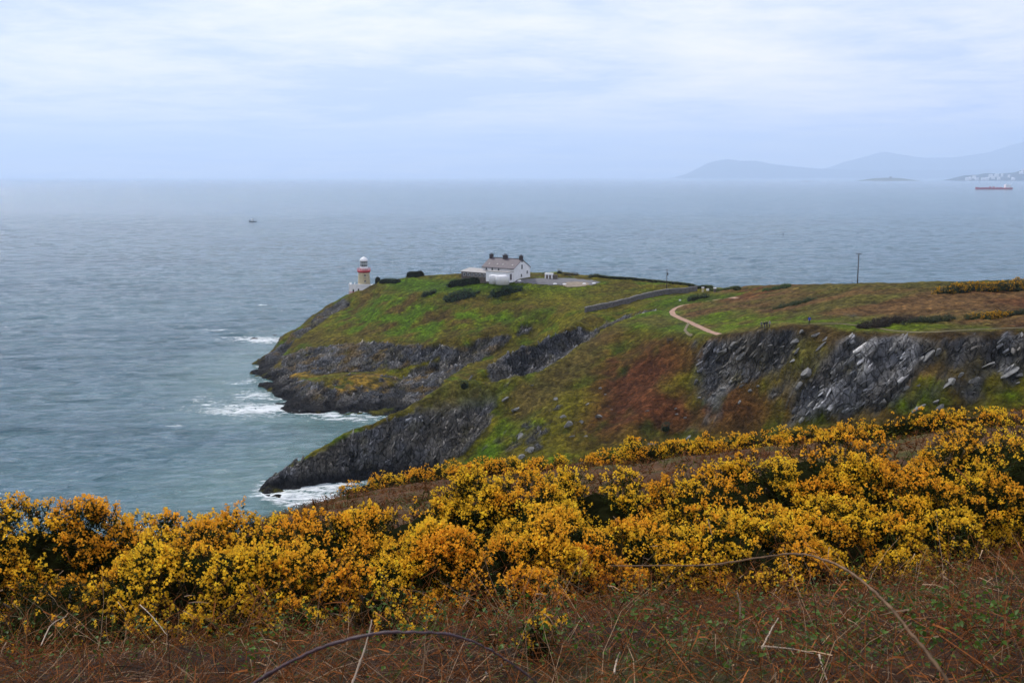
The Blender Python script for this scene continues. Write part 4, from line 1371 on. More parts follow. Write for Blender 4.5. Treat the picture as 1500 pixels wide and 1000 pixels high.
def lighthouse():
    b = PD(533.5, 417.5, 510)
    r = empty('lighthouse', b)
    tag(r, 'cream stone lighthouse tower with red gallery and white domed lantern', 'lighthouse')
    s = 510 / F                                    # metres per photo pixel here
    T = lambda v: (417.5 - v) * s
    MB().lathe([(2.95, -1.5), (2.9, 0), (2.75, T(408)), (2.6, T(401)), (2.55, T(399))], 28).build('tower', M_CREAM, r, True)
    MB().lathe([(2.5, T(399.2)), (2.75, T(398.8)), (3.15, T(397)), (3.2, T(396)), (3.05, T(395.8))], 28).build('gallery', M_REDP, r, True)
    rail = MB()
    for i in range(16):
        a = i * math.tau / 16
        rail.tube([(3.1 * math.cos(a), 3.1 * math.sin(a), T(396.2)), (3.1 * math.cos(a), 3.1 * math.sin(a), T(392.6))], .05, 4)
    for v in (392.7, 394.4):
        rail.tube([(3.1 * math.cos(a), 3.1 * math.sin(a), T(v)) for a in np.linspace(0, math.tau, 33)], .06, 4)
    rail.build('railing', M_REDP, r)
    MB().lathe([(1.85, T(396.2)), (1.85, T(390.6)), (1.78, T(390.4))], 24).build('lantern_base', M_WHITE, r, True)
    gl = MB().lathe([(1.68, T(390.5)), (1.68, T(382.4))], 24).build('lantern_glass', M_GLASS, r, True)
    bars = MB()
    for i in range(12):
        a = i * math.tau / 12
        bars.tube([(1.72 * math.cos(a), 1.72 * math.sin(a), T(390.5)), (1.72 * math.cos(a), 1.72 * math.sin(a), T(382.4))], .07, 4)
    bars.tube([(1.72 * math.cos(a), 1.72 * math.sin(a), T(386.4)) for a in np.linspace(0, math.tau, 25)], .06, 4)
    bars.build('glazing_bars', M_WHITE, gl)
    MB().lathe([(1.9, T(382.6)), (1.92, T(381.6)), (1.75, T(379.8)), (1.4, T(378.2)), (.9, T(377)), (.35, T(376.4)), (.3, T(375.6)), (.02, T(375.2))], 24).build('dome', M_WHITE, r, True)
    MB().tube([(0, 0, T(376)), (0, 0, T(367.5))], .05, 5).build('lightning_rod', M_IRON, r)
    for v in (402.5, 411):
        w = MB().box(.5, 1.15, -2.95, -2.55, T(v + 1.2), T(v - 1.2)).build('window', M_DARK, r)
        MB().box(.38, 1.27, -2.98, -2.5, T(v + 1.6), T(v + 1.25)).build('sill', M_WHITE, w)
    # the white building the tower stands on
    MB().prism([(-6.6, -3.6), (3.6, -3.6), (4.2, 4), (-6.6, 4)], -7.5, .0).build('base_building', M_WHITE, r)
    p = MB()
    for (x0, x1, y0, y1) in ((-6.75, 3.7, -3.8, -3.45), (-6.8, -6.45, -3.4, 4)):
        p.box(x0, x1, y0, y1, .004, .75)
    p.build('parapet', M_WHITE, r)
    for x in (-6.3, -4.0):
        MB().box(x - .22, x + .22, -3.5, -3.0, .76, 1.5).build('parapet_post', M_WHITE, r)
    for x, zc in ((-4.6, -2.2), (-2.2, -1.9)):
        w = MB().box(x - .35, x + .35, -3.68, -3.55, zc - .6, zc + .6).build('window', M_DARK, r)
        MB().box(x - .45, x + .45, -3.72, -3.5, zc - .78, zc - .62).build('sill', M_WHITE, w)
    rr = MB()
    for x in np.linspace(-6.5, -2.2, 8):
        rr.tube([(x, -4.1, -4.0), (x, -4.1, -2.8)], .09, 4)
    rr.box(-6.7, -2.0, -4.2, -3.62, -4.3, -3.7)
    rr.tube([(-6.6, -4.1, -2.85), (-2.1, -4.1, -2.85)], .09, 4)
    rr.build('red_balcony', M_REDP, r)
    MB().prism([(-5.9, -4.3), (-3.3, -4.3), (-3.3, -2), (-5.9, -2)], -8.5, -4.32).build('lower_wall', M_WHITE, r)


lighthouse()

# ------------------------------------------------------------------ houses on the headland
M_SLATE = plain('purple_slate', (.085, .070, .084), .7, .22, 1.5)
M_BRICK = plain('dark_chimney_brick', (.05, .042, .045), .9, .3, 3.0)
M_STONE = plain('brown_stone_wall', (.105, .085, .07), .9, .4, 1.6, bump=.08)
M_FELT = plain('pale_grey_roof', (.30, .29, .28), .8, .12, .8)
M_PANE = plain('window_glass', (.05, .055, .065), .15, .3, 1.0, spec=.7)
TH = R(38)
AX = np.array([math.cos(TH), -math.sin(TH)]); BX = np.array([math.sin(TH), math.cos(TH)])


def facade_window(root, axis, pos, c, z, w, h, mat=M_PANE, nm='window'):
    """a framed window on the local plane axis=pos, centred at c along it; the wall faces the side it stands proud on"""
    sg = 1 if pos > 0 else -1
    def bx(c0, c1, p0, p1, a, b):
        lo, hi = min(p0, p1), max(p0, p1)
        return MB().box(c0, c1, lo, hi, a, b) if axis == 'y' else MB().box(lo, hi, c0, c1, a, b)
    o = bx(c - w / 2, c + w / 2, pos, pos + sg * .05, z - h / 2, z + h / 2).build(nm, mat, root)
    f = MB()
    for (a0, a1, b0, b1) in ((c - w / 2 - .12, c - w / 2, z - h / 2, z + h / 2), (c + w / 2, c + w / 2 + .12, z - h / 2, z + h / 2), (c - w / 2 - .12, c + w / 2 + .12, z + h / 2, z + h / 2 + .12)):
        m = bx(a0, a1, pos, pos + sg * .09, b0, b1); f.poly(m.v, m.f)
    f.build('frame', M_WHITE, o)
    bx(c - w / 2 - .18, c + w / 2 + .18, pos, pos + sg * .16, z - h / 2 - .14, z - h / 2).build('sill', M_FELT, o)
    return o


def keepers_house():
    L, W, he, hr = 17.0, 11.0, 4.1, 7.5
    corner = np.array(PD(753, 408.0, 450))
    c = corner[:2] - AX * L / 2 + BX * W / 2
    z = corner[2]
    r = empty('white_house', (c[0], c[1], z), -TH)
    tag(r, 'white gabled house with slate roof and three dark chimneys', 'house')
    w = MB()
    w.poly([(-L / 2, -W / 2, -2), (L / 2, -W / 2, -2), (L / 2, W / 2, -2), (-L / 2, W / 2, -2), (-L / 2, -W / 2, he), (L / 2, -W / 2, he), (L / 2, W / 2, he), (-L / 2, W / 2, he), (L / 2, 0, hr - .1), (-L / 2, 0, hr - .1)],
           [(3, 2, 1, 0), (0, 1, 5, 4), (2, 3, 7, 6), (1, 2, 6, 8, 5), (3, 0, 4, 9, 7)])
    w.build('wall', M_WHITE, r)
    ro = MB()
    e = .35
    k = (hr - he) / (W / 2)
    for sg in (-1, 1):
        ys_, ze = sg * (W / 2 + e), he - k * e
        p = [(-L / 2 - e * .6, ys_, ze), (L / 2 + e * .6, ys_, ze), (L / 2 + e * .6, 0, hr), (-L / 2 - e * .6, 0, hr)]
        q = [(a, b, d + .22) for a, b, d in p]
        ro.poly(p + q, [(0, 1, 2, 3), (7, 6, 5, 4), (0, 4, 5, 1), (1, 5, 6, 2), (2, 6, 7, 3), (3, 7, 4, 0)])
    roof = ro.build('roof', M_SLATE, r)
    MB().box(-L / 2 - .2, L / 2 + .2, -.16, .16, hr + .16, hr + .36).build('ridge', M_BRICK, roof)
    for x, wd in ((-L / 2 + .55, .9), (-.4, 1.5), (L / 2 - .55, .9)):
        ch = MB().box(x - wd / 2 - .1, x + wd / 2 + .1, -.75, .75, hr - 1.0, hr + 1.35).build('chimney', M_BRICK, r)
        MB().box(x - wd / 2 - .22, x + wd / 2 + .22, -.87, .87, hr + 1.352, hr + 1.58).build('chimney_cap', M_BRICK, ch)
        for yy in (-.4, .4):
            MB().lathe([(.17, hr + 1.584), (.2, hr + 1.7), (.14, hr + 2.1)], 8, x, yy).build('chimney_pot', M_BRICK, ch)
    for x in (-6.0, -1.6, 1.3, 6.4):
        y = -W / 2 + 1.6
        zc = he + k * 1.6 + .24
        s = MB().poly([(x - .3, y - .35, zc - k * .35), (x + .3, y - .35, zc - k * .35), (x + .3, y + .35, zc + k * .35), (x - .3, y + .35, zc + k * .35), (x - .3, y - .35, zc - k * .35 + .1), (x + .3, y - .35, zc - k * .35 + .1), (x + .3, y + .35, zc + k * .35 + .1), (x - .3, y + .35, zc + k * .35 + .1)],
                 [(3, 2, 1, 0), (4, 5, 6, 7), (0, 1, 5, 4), (1, 2, 6, 5), (2, 3, 7, 6), (3, 0, 4, 7)])
        s.build('skylight', M_FELT, roof)
    facade_window(r, 'x', L / 2, -.2, 4.6, .95, 1.7)
    facade_window(r, 'x', L / 2, 3.4, 2.2, .8, 1.0)
    facade_window(r, 'x', L / 2, -.6, 1.0, .8, 1.1)
    for x in (-6.2, -3.0, .4):
        facade_window(r, 'y', -W / 2, x, 3.4, .9, 1.0)
    for i in (-1, 1):
        MB().tube([(L / 2 - .3, i * (W / 2 + .5), he - .45), (-L / 2 + .3, i * (W / 2 + .5), he - .45)], .09, 6).build('gutter', M_IRON, roof)
    # flat-roofed white extension with its door, standing against the long wall
    x0, x1, y0, y1 = L / 2 - 11.6, L / 2 - .3, -W / 2 - 4.2, -W / 2 - .01
    t = empty('white_extension', (c[0], c[1], z), -TH)
    tag(t, 'low flat roofed white extension with dark door before the gabled house', 'outbuilding')
    MB().box(x0, x1, y0, y1, -1.5, 2.7).build('wall', M_WHITE, t)
    MB().box(x0 - .15, x1 + .15, y0 - .15, y1, 2.704, 2.9).build('roof', M_FELT, t)
    d = MB().box(x1, x1 + .06, -W / 2 - 2.4, -W / 2 - 1.2, -.4, 2.0).build('door', M_SLATE, t)
    MB().box(x1 + .06, x1 + .12, -W / 2 - 2.25, -W / 2 - 2.1, .7, .85).build('handle', M_IRON, d)
    # long stone annexe
    al, aw = 16.5, 5.5
    cr = np.array(PD(720, 411.0, 453))
    ac = cr[:2] - AX * al / 2 + BX * aw / 2
    a = empty('stone_annexe', (ac[0], ac[1], cr[2]), -TH)
    tag(a, 'long low brown stone annexe with pale roof and dark windows', 'outbuilding')
    MB().poly([(x, y, zz) for zz in (-1.5, 0) for (x, y) in ((-al / 2, -aw / 2), (al / 2, -aw / 2), (al / 2, aw / 2), (-al / 2, aw / 2))][:4] + [(-al / 2, -aw / 2, 3.0), (al / 2, -aw / 2, 3.0), (al / 2, aw / 2, 4.0), (-al / 2, aw / 2, 4.0)],
              [(3, 2, 1, 0), (4, 5, 6, 7), (0, 1, 5, 4), (1, 2, 6, 5), (2, 3, 7, 6), (3, 0, 4, 7)]).build('wall', M_STONE, a)
    p = [(-al / 2 - .4, -aw / 2 - .5, 2.93), (al / 2 + .2, -aw / 2 - .5, 2.93), (al / 2 + .2, aw / 2 + .3, 4.08), (-al / 2 - .4, aw / 2 + .3, 4.08)]
    MB().poly(p + [(x, y, zz + .18) for x, y, zz in p], [(3, 2, 1, 0), (4, 5, 6, 7), (0, 1, 5, 4), (1, 2, 6, 5), (2, 3, 7, 6), (3, 0, 4, 7)]).build('roof', M_FELT, a)
    for x in np.linspace(-6.6, 6.4, 7):
        facade_window(a, 'y', -aw / 2, x, 1.85, .95, 1.1, M_DARK)
    # tanks
    for (u, v, d_, rad, hh, lab) in ((723.5, 411.8, 443, 2.0, 2.45, 'white water tank half hidden beside the annexe'), (736, 412.8, 440, 2.75, 2.5, 'larger white round water tank in front of the white extension')):
        q = PD(u, v, d_)
        o = empty('water_tank', q); tag(o, lab, 'tank', 'white water tanks')
        MB().lathe([(rad, -1.0), (rad, hh - .15), (rad * .97, hh)], 28).build('shell', M_WHITE, o, True)
        MB().lathe([(rad * .96, hh + .004), (rad * .5, hh + .18), (.3, hh + .25)], 28).build('lid', M_WHITE, o, True)
    # little white store and its fence
    q = on(804.5, 408)
    o = empty('store', q, -.2); tag(o, 'small white store with dark slatted front on the yard', 'shed')
    MB().box(-1.7, 1.5, -1.1, 1.2, -.6, 2.05).build('wall', M_WHITE, o)
    MB().box(-1.85, 1.65, -1.25, 1.3, 2.054, 2.2).build('roof', M_WHITE, o)
    for x in (-.75, .55):
        MB().box(x - .42, x + .42, -1.16, -1.1, .05, 1.6).build('louvre_door', M_STONE, o)
    MB().box(1.7, 3.4, -.6, .9, -.6, 1.55).build('side_bin', M_STONE, o)
    q = on(660, 403)
    MB().tube([(0, 0, -.5), (0, 0, 4.2)], [.07, .04], 6).build('flagpole', M_IRON).location = q
    tag(bpy.data.objects['flagpole'], 'thin bare mast on the lawn left of the annexe', 'mast')


keepers_house()

# ------------------------------------------------------------------ wall, poles, small things
def stone_wall():
    line = [on(u, v) for u, v in ((857, 458), (880, 453), (905, 447.5), (930, 441), (955, 435), (980, 431), (1003, 429), (1022, 426))]
    L = np.array([p[:2] for p in line])
    seg = np.hypot(*(L[1:] - L[:-1]).T); s = np.concatenate([[0], np.cumsum(seg)])
    t = np.arange(0, s[-1], 1.1)
    x = np.interp(t, s, L[:, 0]); y = np.interp(t, s, L[:, 1])
    z = ground(x, y)
    for _ in range(6):
        z[1:-1] = (z[:-2] + 2 * z[1:-1] + z[2:]) / 4
    r = empty('boundary_wall', (x[0], y[0], z[0]))
    tag(r, 'long grey stone boundary wall climbing the field edge', 'wall')
    g = np.random.default_rng(3)
    body, cop = MB(), MB()
    M_W = plain('grey_rubble_wall', (.105, .10, .10), .95, .45, 1.3, bump=.1)
    M_C = plain('wall_coping', (.17, .165, .16), .95, .35, 1.6)
    for i in range(len(t) - 1):
        d = Vector((x[i + 1] - x[i], y[i + 1] - y[i], 0)).normalized(); nrm = Vector((-d.y, d.x, 0))
        a = Vector((x[i] - x[0], y[i] - y[0], z[i] - z[0])); b = Vector((x[i + 1] - x[0], y[i + 1] - y[0], z[i + 1] - z[0]))
        for (mbx, w, lo, hi) in ((body, .28, -1.0, 1.7), (cop, .36, 1.7, 1.7 + g.uniform(.2, .4))):
            w2 = w * g.uniform(.92, 1.08)
            p = [a - nrm * w2, a + nrm * w2, b + nrm * w2, b - nrm * w2]
            mbx.poly([(q.x, q.y, q.z + lo) for q in p] + [(q.x, q.y, q.z + hi) for q in p], [(3, 2, 1, 0), (4, 5, 6, 7), (0, 1, 5, 4), (1, 2, 6, 5), (2, 3, 7, 6), (3, 0, 4, 7)])
    body.build('masonry', M_W, r); tag(cop.build('coping', M_C, r), kind='stuff')
    # gate piers at the top of the path
    for i, (u, v, w, hh, mt, lab) in enumerate(((1029.5, 427.5, .35, 1.5, M_CREAM, 'pale gate pier left of the white notice board'), (1047, 428, .35, 1.3, M_STONE, 'pale gate pier right of the white notice board'))):
        q = on(u, v)
        o = empty('gate_pier', q); tag(o, lab, 'gate pier', 'gate piers')
        MB().box(-w, w, -w, w, -.5, hh).build('pier', mt, o)
        MB().box(-w - .12, w + .12, -w - .12, w + .12, hh + .003, hh + .3).build('cap', M_WHITE, o)
    for (u, v, w, hh, lab) in ((1036.5, 428.5, .5, 1.5, 'white notice board between the gate piers'), (996, 442.5, .35, .9, 'small white sign on a short post by the path bend')):
        q = on(u, v)
        o = empty('notice_board', q); tag(o, lab, 'sign')
        MB().box(-w, w, -.05, .05, hh * .45, hh).build('panel', M_WHITE, o)
        for sx in (-.7, .7):
            MB().box(sx * w - .05, sx * w + .05, .052, .14, -.4, hh * .9).build('post', M_BRICK, o)


stone_wall()
M_POLE = plain('weathered_pole_wood', (.055, .045, .040), .9, .3, 2.0)


def pole(u, vb, vt, lab, arm, box):
    q = on(u, vb)
    h = (vb - vt) * q[1] / F
    r = empty('utility_pole', q); tag(r, lab, 'utility pole', 'utility poles')
    MB().tube([(0, 0, -1), (0, 0, h * .5), (.02, 0, h)], [.17, .14, .11], 8).build('pole', M_POLE, r, True)
    MB().box(-arm, arm, -.08, .08, h - .35, h - .2).build('crossarm', M_POLE, r)
    for x in (-arm * .9, 0, arm * .9):
        MB().lathe([(.06, h - .197), (.09, h - .05), (.04, h + .08)], 6, x, 0).build('insulator', M_IRON, r)
    if box:
        MB().box(.14, .55, -.22, .22, h - 2.2, h - 1.3).build('transformer', M_IRON, r)


pole(976.4, 424.5, 394.6, 'dark utility pole standing behind the stone wall', .35, True)
pole(1256, 415.5, 371, 'tall slender utility pole on the field skyline', .75, False)
q = on(1248, 416)
o = MB().tube([(0, 0, -.4), (0, 0, 1.0)], .07, 6).build('fence_post', M_POLE); o.location = q
tag(o, 'short fence post left of the tall skyline pole', 'fence post')
q = on(982, 501)
o = empty('bench', q, .3); tag(o, 'dark wooden bench on the grass above the bracken slope', 'bench')
for y, zz in ((-.2, .45), (0, .45), (.2, .45)):
    MB().box(-.85, .85, y - .08, y + .08, zz, zz + .06).build('seat_plank', M_POLE, o)
for zz in (.62, .82):
    MB().box(-.85, .85, .27, .33, zz, zz + .14).build('back_plank', M_POLE, o)
for sx in (-.7, .7):
    MB().box(sx - .06, sx + .06, -.25, -.17, -.3, .448).build('leg', M_POLE, o); MB().box(sx - .06, sx + .06, .334, .40, -.3, .96).build('leg', M_POLE, o)

# ------------------------------------------------------------------ people on the cliff top
M_SKIN = plain('skin', (.42, .25, .18), .6, .1, 6.0)


def person(q, face, label, jacket, legs, hair, arms=0.0, lean=0.0, sc=1.0, stride=.12):
    """standing figure: one skinned body, clothes told apart by height"""
    V = [(0, 0, .95), (0, 0, 1.15), (0, lean, 1.38), (0, lean, 1.50), (0, lean + .02, 1.60), (0, lean + .02, 1.74)]
    E = [(0, 1), (1, 2), (2, 3), (3, 4), (4, 5)]
    Rr = [(.15, .11), (.15, .11), (.17, .11), (.06, .06), (.085, .10), (.07, .08)]
    for sg in (-1, 1):
        b = len(V)
        V += [(sg * .10, 0, .86), (sg * .11, sg * stride * .6 + .02, .48), (sg * .11, sg * stride, .09), (sg * .12, sg * stride + .14, .04)]
        E += [(0, b), (b, b + 1), (b + 1, b + 2), (b + 2, b + 3)]
        Rr += [(.095, .095), (.065, .07), (.05, .055), (.045, .04)]
        b = len(V)
        V += [(sg * .20, lean, 1.40), (sg * .26, lean - .02, 1.13), (sg * (.24 - .1 * arms), lean + .06 + .22 * arms, .92 + .18 * arms), (sg * (.23 - .12 * arms), lean + .08 + .28 * arms, .82 + .22 * arms)]
        E += [(2, b), (b, b + 1), (b + 1, b + 2), (b + 2, b + 3)]
        Rr += [(.065, .065), (.052, .052), (.042, .042), (.035, .04)]
    me = bpy.data.meshes.new('body'); me.from_pydata(V, E, [])
    tmp = bpy.data.objects.new('tmp', me); COL.objects.link(tmp)
    sk = tmp.modifiers.new('skin', 'SKIN')
    for i, s in enumerate(me.skin_vertices[0].data):
        s.radius = Rr[i]; s.use_root = i == 0
    sb = tmp.modifiers.new('sub', 'SUBSURF'); sb.levels = 2
    dg = bpy.context.evaluated_depsgraph_get()
    m2 = bpy.data.meshes.new_from_object(tmp.evaluated_get(dg))
    bpy.data.objects.remove(tmp)
    mats = [plain('jacket', jacket, .8, .2, 8.0), plain('trousers', legs, .85, .2, 8.0), M_SKIN, plain('hair', hair, .7, .2, 20.0)]
    m2.materials.clear()
    for m in mats: m2.materials.append(m)
    for p in m2.polygons:
        c = p.center
        p.use_smooth = True
        p.material_index = 1 if c.z < .90 and abs(c.x) < .19 else 0
        if c.z > 1.5: p.material_index = 3 if (c.z > 1.69 or c.y < lean - .01) else 2
        if abs(c.x) > .13 and c.z < .93 + .2 * arms and c.z > .7 and c.y > lean + .05: p.material_index = 2
    r = empty('person', q, face); tag(r, label, 'person')
    r.scale = (sc, sc, sc)
    b = link(bpy.data.objects.new('body', m2), r)
    return r


for i, (u, v, f, lab, jk, lg, hr_, ar) in enumerate((
        (1115.5, 482.3, 2.6, 'person in a grey jacket bending, leftmost of the group on the cliff top', (.12, .125, .14), (.025, .025, .03), (.03, .02, .015), .7),
        (1119.5, 481.8, 3.3, 'person in black at the back of the cliff top group, second from the left', (.018, .018, .022), (.09, .10, .13), (.02, .015, .01), .2),
        (1123, 481.2, 2.9, 'person in dark blue black clothes, third from the left in the cliff top group', (.02, .022, .03), (.018, .018, .024), (.03, .02, .012), .3),
        (1127, 480.6, 3.6, 'person in a pale grey jacket, rightmost of the group on the cliff top', (.20, .20, .23), (.03, .033, .045), (.06, .04, .025), .5),
        (1185.5, 475, 3.0, 'lone walker in a bright blue jacket and black trousers on the cliff track', (.03, .07, .36), (.012, .012, .014), (.02, .015, .012), .1))):
    q = on(u, v)
    person((q[0], q[1], q[2] - .02), f, lab, jk, lg, hr_, ar, .08 * (i == 0), 1.03 - .03 * (i % 2))

# ------------------------------------------------------------------ hedges and shrubs of the headland
M_HLEAF = tinted('dark_hedge_leaves', .6, .3, 2.0, .15)


def hedge(px, w, h, label, seed, tint=(.020, .040, .016), name='hedge', n=1400, rise=.0):
    g = np.random.default_rng(seed)
    line = [on(u, v) for u, v in px]
    L = np.array([p[:2] for p in line]); o = line[0]
    seg = np.hypot(*(L[1:] - L[:-1]).T); s = np.concatenate([[0], np.cumsum(seg)])
    r = empty(name, o); tag(r, label, 'hedge')
    t = np.linspace(0, s[-1], max(6, int(s[-1] / .8)))
    x = np.interp(t, s, L[:, 0]); y = np.interp(t, s, L[:, 1]); z = ground(x, y)
    for _ in range(3):
        z[1:-1] = (z[:-2] + 2 * z[1:-1] + z[2:]) / 4
    dx, dy = np.gradient(x), np.gradient(y); l = np.hypot(dx, dy)
    nx_, ny_ = -dy / l, dx / l
    prof = [(-.9, -.6), (-1, .45), (-.8, .85), (-.3, 1.0), (.3, 1.0), (.8, .85), (1, .45), (.9, -.6)]
    V = []
    for k, (a, b) in enumerate(prof):
        j = 1 + .16 * fbm(t, t * 0 + k, t * 0, .5, 2)
        e = np.minimum(1, np.minimum(t, s[-1] - t) / (w * .8) + .35)
        V.append(np.stack([x - o[0] + nx_ * a * w / 2 * j * e, y - o[1] + ny_ * a * w / 2 * j * e, z - o[2] + b * h * j * (e if b > 0 else 1)], -1))
    V = np.stack(V, 1); m = len(prof)
    I = np.arange(len(t) * m).reshape(-1, m)
    Q = np.stack([I[:-1, :-1], I[1:, :-1], I[1:, 1:], I[:-1, 1:]], -1).reshape(-1, 4)
    caps = [I[0][None], I[-1][None][:, ::-1]]
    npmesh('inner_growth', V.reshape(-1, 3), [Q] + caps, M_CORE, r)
    P = V[g.integers(0, len(t), n), :, :]
    a = g.integers(0, m - 1, n); f = g.uniform(0, 1, (n, 1))
    P0 = P[np.arange(n), a] * (1 - f) + P[np.arange(n), a + 1] * f + g.normal(size=(n, 3)) * .12
    P0[:, 0] += g.normal(size=n) * .3
    ax = g.normal(size=(n, 3)) + np.array([0, -.2, .7]); ax /= np.linalg.norm(ax, axis=1)[:, None]
    Vv, T, Cc = scatter(STM_LO, P0, ax, g.uniform(2.2, 4.6, n) * .9, np.array(tint)[None] * g.uniform(.6, 2.4, (n, 1)), g)
    tag(npmesh('leaves', Vv, T, M_HLEAF, r, col=Cc), kind='stuff')


hedge([(553, 414), (560, 409.5), (580, 407), (600, 405.2), (621, 404)], 2.4, 2.3, 'dark clipped hedge curving along the lawn above the lighthouse', 1, n=1600)
hedge([(556, 414.5), (570, 413.5), (585, 414)], 2.4, 1.5, 'low dark hedge along the brown bank beside the lighthouse', 2, n=800)
hedge([(656, 420), (672, 417.5), (688, 415.5), (705, 414.2)], 2.6, 2.3, 'thick dark hedge in front of the stone annexe', 3, n=1500)
hedge([(868, 404.5), (900, 408), (950, 412), (1000, 417), (1040, 421), (1082, 425.5)], 2.4, .8, 'long green bank hedge along the back of the headland field', 4, (.06, .08, .016), n=3000)


def shrub(u, v, wpx, hpx, label, seed, tint=(.018, .036, .018), bloom=0.0, depth=.5, cat='shrub', name='shrub', n=420, group=None, sc=1.0):
    g = np.random.default_rng(seed)
    q = on(u, v)
    mpp = q[1] / F
    rx, h = wpx * mpp / 2, hpx * mpp * .8
    ry = rx * depth
    r = empty(name, q); tag(r, label, cat, group)
    ox = g.uniform(0, 90)

    def dome(th, ph):
        s = np.sin(ph * math.pi / 2); c = np.cos(ph * math.pi / 2)
        l = 1 + .95 * fbm(s * np.cos(th) * rx + ox, s * np.sin(th) * ry + 3, c * h * .5, .42, 3, .65)
        x = s * np.cos(th) * rx * l; y = s * np.sin(th) * ry * l
        gz = ground(q[0] + x, q[1] + y) - q[2]
        return np.stack([x, y, gz + c ** .7 * h * l - .1], -1)
    TH_, PH = np.meshgrid(np.linspace(0, 2 * np.pi, 18, endpoint=False), np.linspace(0, 1.05, 7))
    D = dome(TH_, PH); D[..., 2] -= h * .45 + .15
    I = np.arange(D.shape[0] * 18).reshape(-1, 18)
    Q = np.stack([I[:-1], np.roll(I, -1, 1)[:-1], np.roll(I, -1, 1)[1:], I[1:]], -1).reshape(-1, 4)
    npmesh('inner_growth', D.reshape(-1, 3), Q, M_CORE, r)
    th = g.uniform(0, 6.283, n); ph = np.sqrt(g.uniform(0, 1, n))
    P = dome(th, ph)
    ax = g.normal(size=(n, 3)) * .6 + np.array([0, -.2, .8]); ax /= np.linalg.norm(ax, axis=1)[:, None]
    S = g.uniform(2.0, 5.0, n) * min(1.5, .6 + rx * .12) * sc
    V, T, Cc = scatter(STM_LO, P, ax, S, np.array(tint)[None] * g.uniform(.6, 2.6, (n, 1)), g)
    tag(npmesh('leaves', V, T, M_HLEAF, r, col=Cc), kind='stuff')
    if bloom:
        f = g.uniform(0, 1, n) < bloom * sstep(-.25, .15, fbm(P[:, 0] + ox, P[:, 1], P[:, 2], .5, 2))
        V, T, Cc = scatter(PT_LO, P[f] + ax[f] * .12, ax[f], S[f] * .95, np.array([[.62, .34, .02]]) * g.uniform(.6, 1.1, (f.sum(), 1)), g, .15)
        tag(npmesh('flowers', V, T, M_PETAL, r, col=Cc), kind='stuff')
    return r


DKG = (.016, .034, .018)
shrub(627, 432, 20, 6, 'smallest dark shrub on the lawn slope, left of the other two', 1, DKG)
shrub(674, 435, 50, 10, 'wide dark green shrub mound below the hedge on the lawn slope', 2, DKG, n=800)
shrub(740, 429.5, 44, 10, 'dark green shrub mound below the white water tanks', 3, DKG, n=700)
shrub(681, 569, 11, 8, 'single round dark bush on top of the grassy nose', 4, DKG, n=200, sc=.8)
shrub(975, 632, 13, 14, 'dark green bush alone low on the bracken slope', 5, DKG, n=240, sc=.8)
shrub(820, 400.5, 8, 6, 'small windblown shrub on the skyline right of the store', 6, (.04, .045, .018), n=150)
shrub(797, 401, 6, 3.5, 'tiny dark shrub on the skyline left of the store', 7, n=90)
shrub(835, 403, 22, 4.5, 'low brown thicket on the bank behind the yard', 8, (.045, .035, .02), n=260)
shrub(872, 405.5, 22, 5, 'low dark thicket on the skyline right of the yard', 9, (.03, .035, .016), n=260)
shrub(1022, 438, 30, 8, 'dark thicket below the end of the stone wall', 10, (.022, .032, .014), n=460)
shrub(1140, 423, 38, 5, 'bright green thicket on the skyline between field and sea', 11, (.03, .06, .016), n=500)
shrub(1163, 446, 60, 5, 'low dark green patch of scrub in the russet field', 12, (.030, .042, .016), n=600, depth=.35)
shrub(1300, 474, 84, 8, 'long low black heather patch beside the cliff top track', 13, (.024, .018, .012), n=900, depth=.3)
shrub(1362, 471, 60, 7, 'dark green scrub right of the black heather patch', 14, (.026, .034, .014), n=600, depth=.3)
shrub(1452, 466, 56, 8, 'yellow flowering gorse patch in the field near the right edge', 15, (.03, .04, .012), .8, .35, 'gorse bush', 'gorse_bush', 700)
shrub(1490, 460, 40, 7, 'dark green scrub patch at the right edge of the field', 16, (.024, .034, .014), n=420, depth=.35)
shrub(1410, 427, 66, 12, 'left half of the gorse thicket on the right skyline', 17, (.028, .036, .012), .75, .3, 'gorse bush', 'gorse_bush', 900)
shrub(1478, 425, 80, 14, 'right half of the gorse thicket on the right skyline', 18, (.028, .036, .012), .7, .3, 'gorse bush', 'gorse_bush', 1000)

# ------------------------------------------------------------------ rocks standing out of the slope (pieces of the headland) and skerries
def rock_mesh(seed, sub=2):
    g = np.random.default_rng(seed)
    bm = bmesh.new()
    bmesh.ops.create_icosphere(bm, subdivisions=sub, radius=1.0)
    pl = g.normal(size=(9, 3)) * np.array([.5, 1, 1.3]); pl /= np.linalg.norm(pl, axis=1)[:, None]
    of = g.uniform(.25, .7, 9)
    for v in bm.verts:
        p = np.array(v.co)
        for nrm, d in zip(pl, of):
            k = p @ nrm
            if k > d: p = p - nrm * (k - d)
        v.co = p
    me = bpy.data.meshes.new('rock'); bm.to_mesh(me); bm.free()
    return me


def rock_mat(name, base, pale):
    m, t, p, out = new_mat(name)
    tc = N(t, 'ShaderNodeTexCoord')
    oi = N(t, 'ShaderNodeObjectInfo')
    n = noise(t, tc.outputs['Object'], 1.6, 7, .7)
    c = mixc(t, ramp(t, n, [(.35, 0.), (.65, 1.)]), base, pale)
    t.links.new(mixc(t, 1.0, c, ramp(t, oi.outputs['Random'], [(0, .55), (1, 1.25)]), 'MULTIPLY'), p.inputs['Base Color'])
    p.inputs['Roughness'].default_value = .9
    b = N(t, 'ShaderNodeBump', inp={'Strength': .8, 'Distance': .25})
    t.links.new(n, b.inputs['Height']); t.links.new(b.outputs[0], p.inputs['Normal'])
    return m


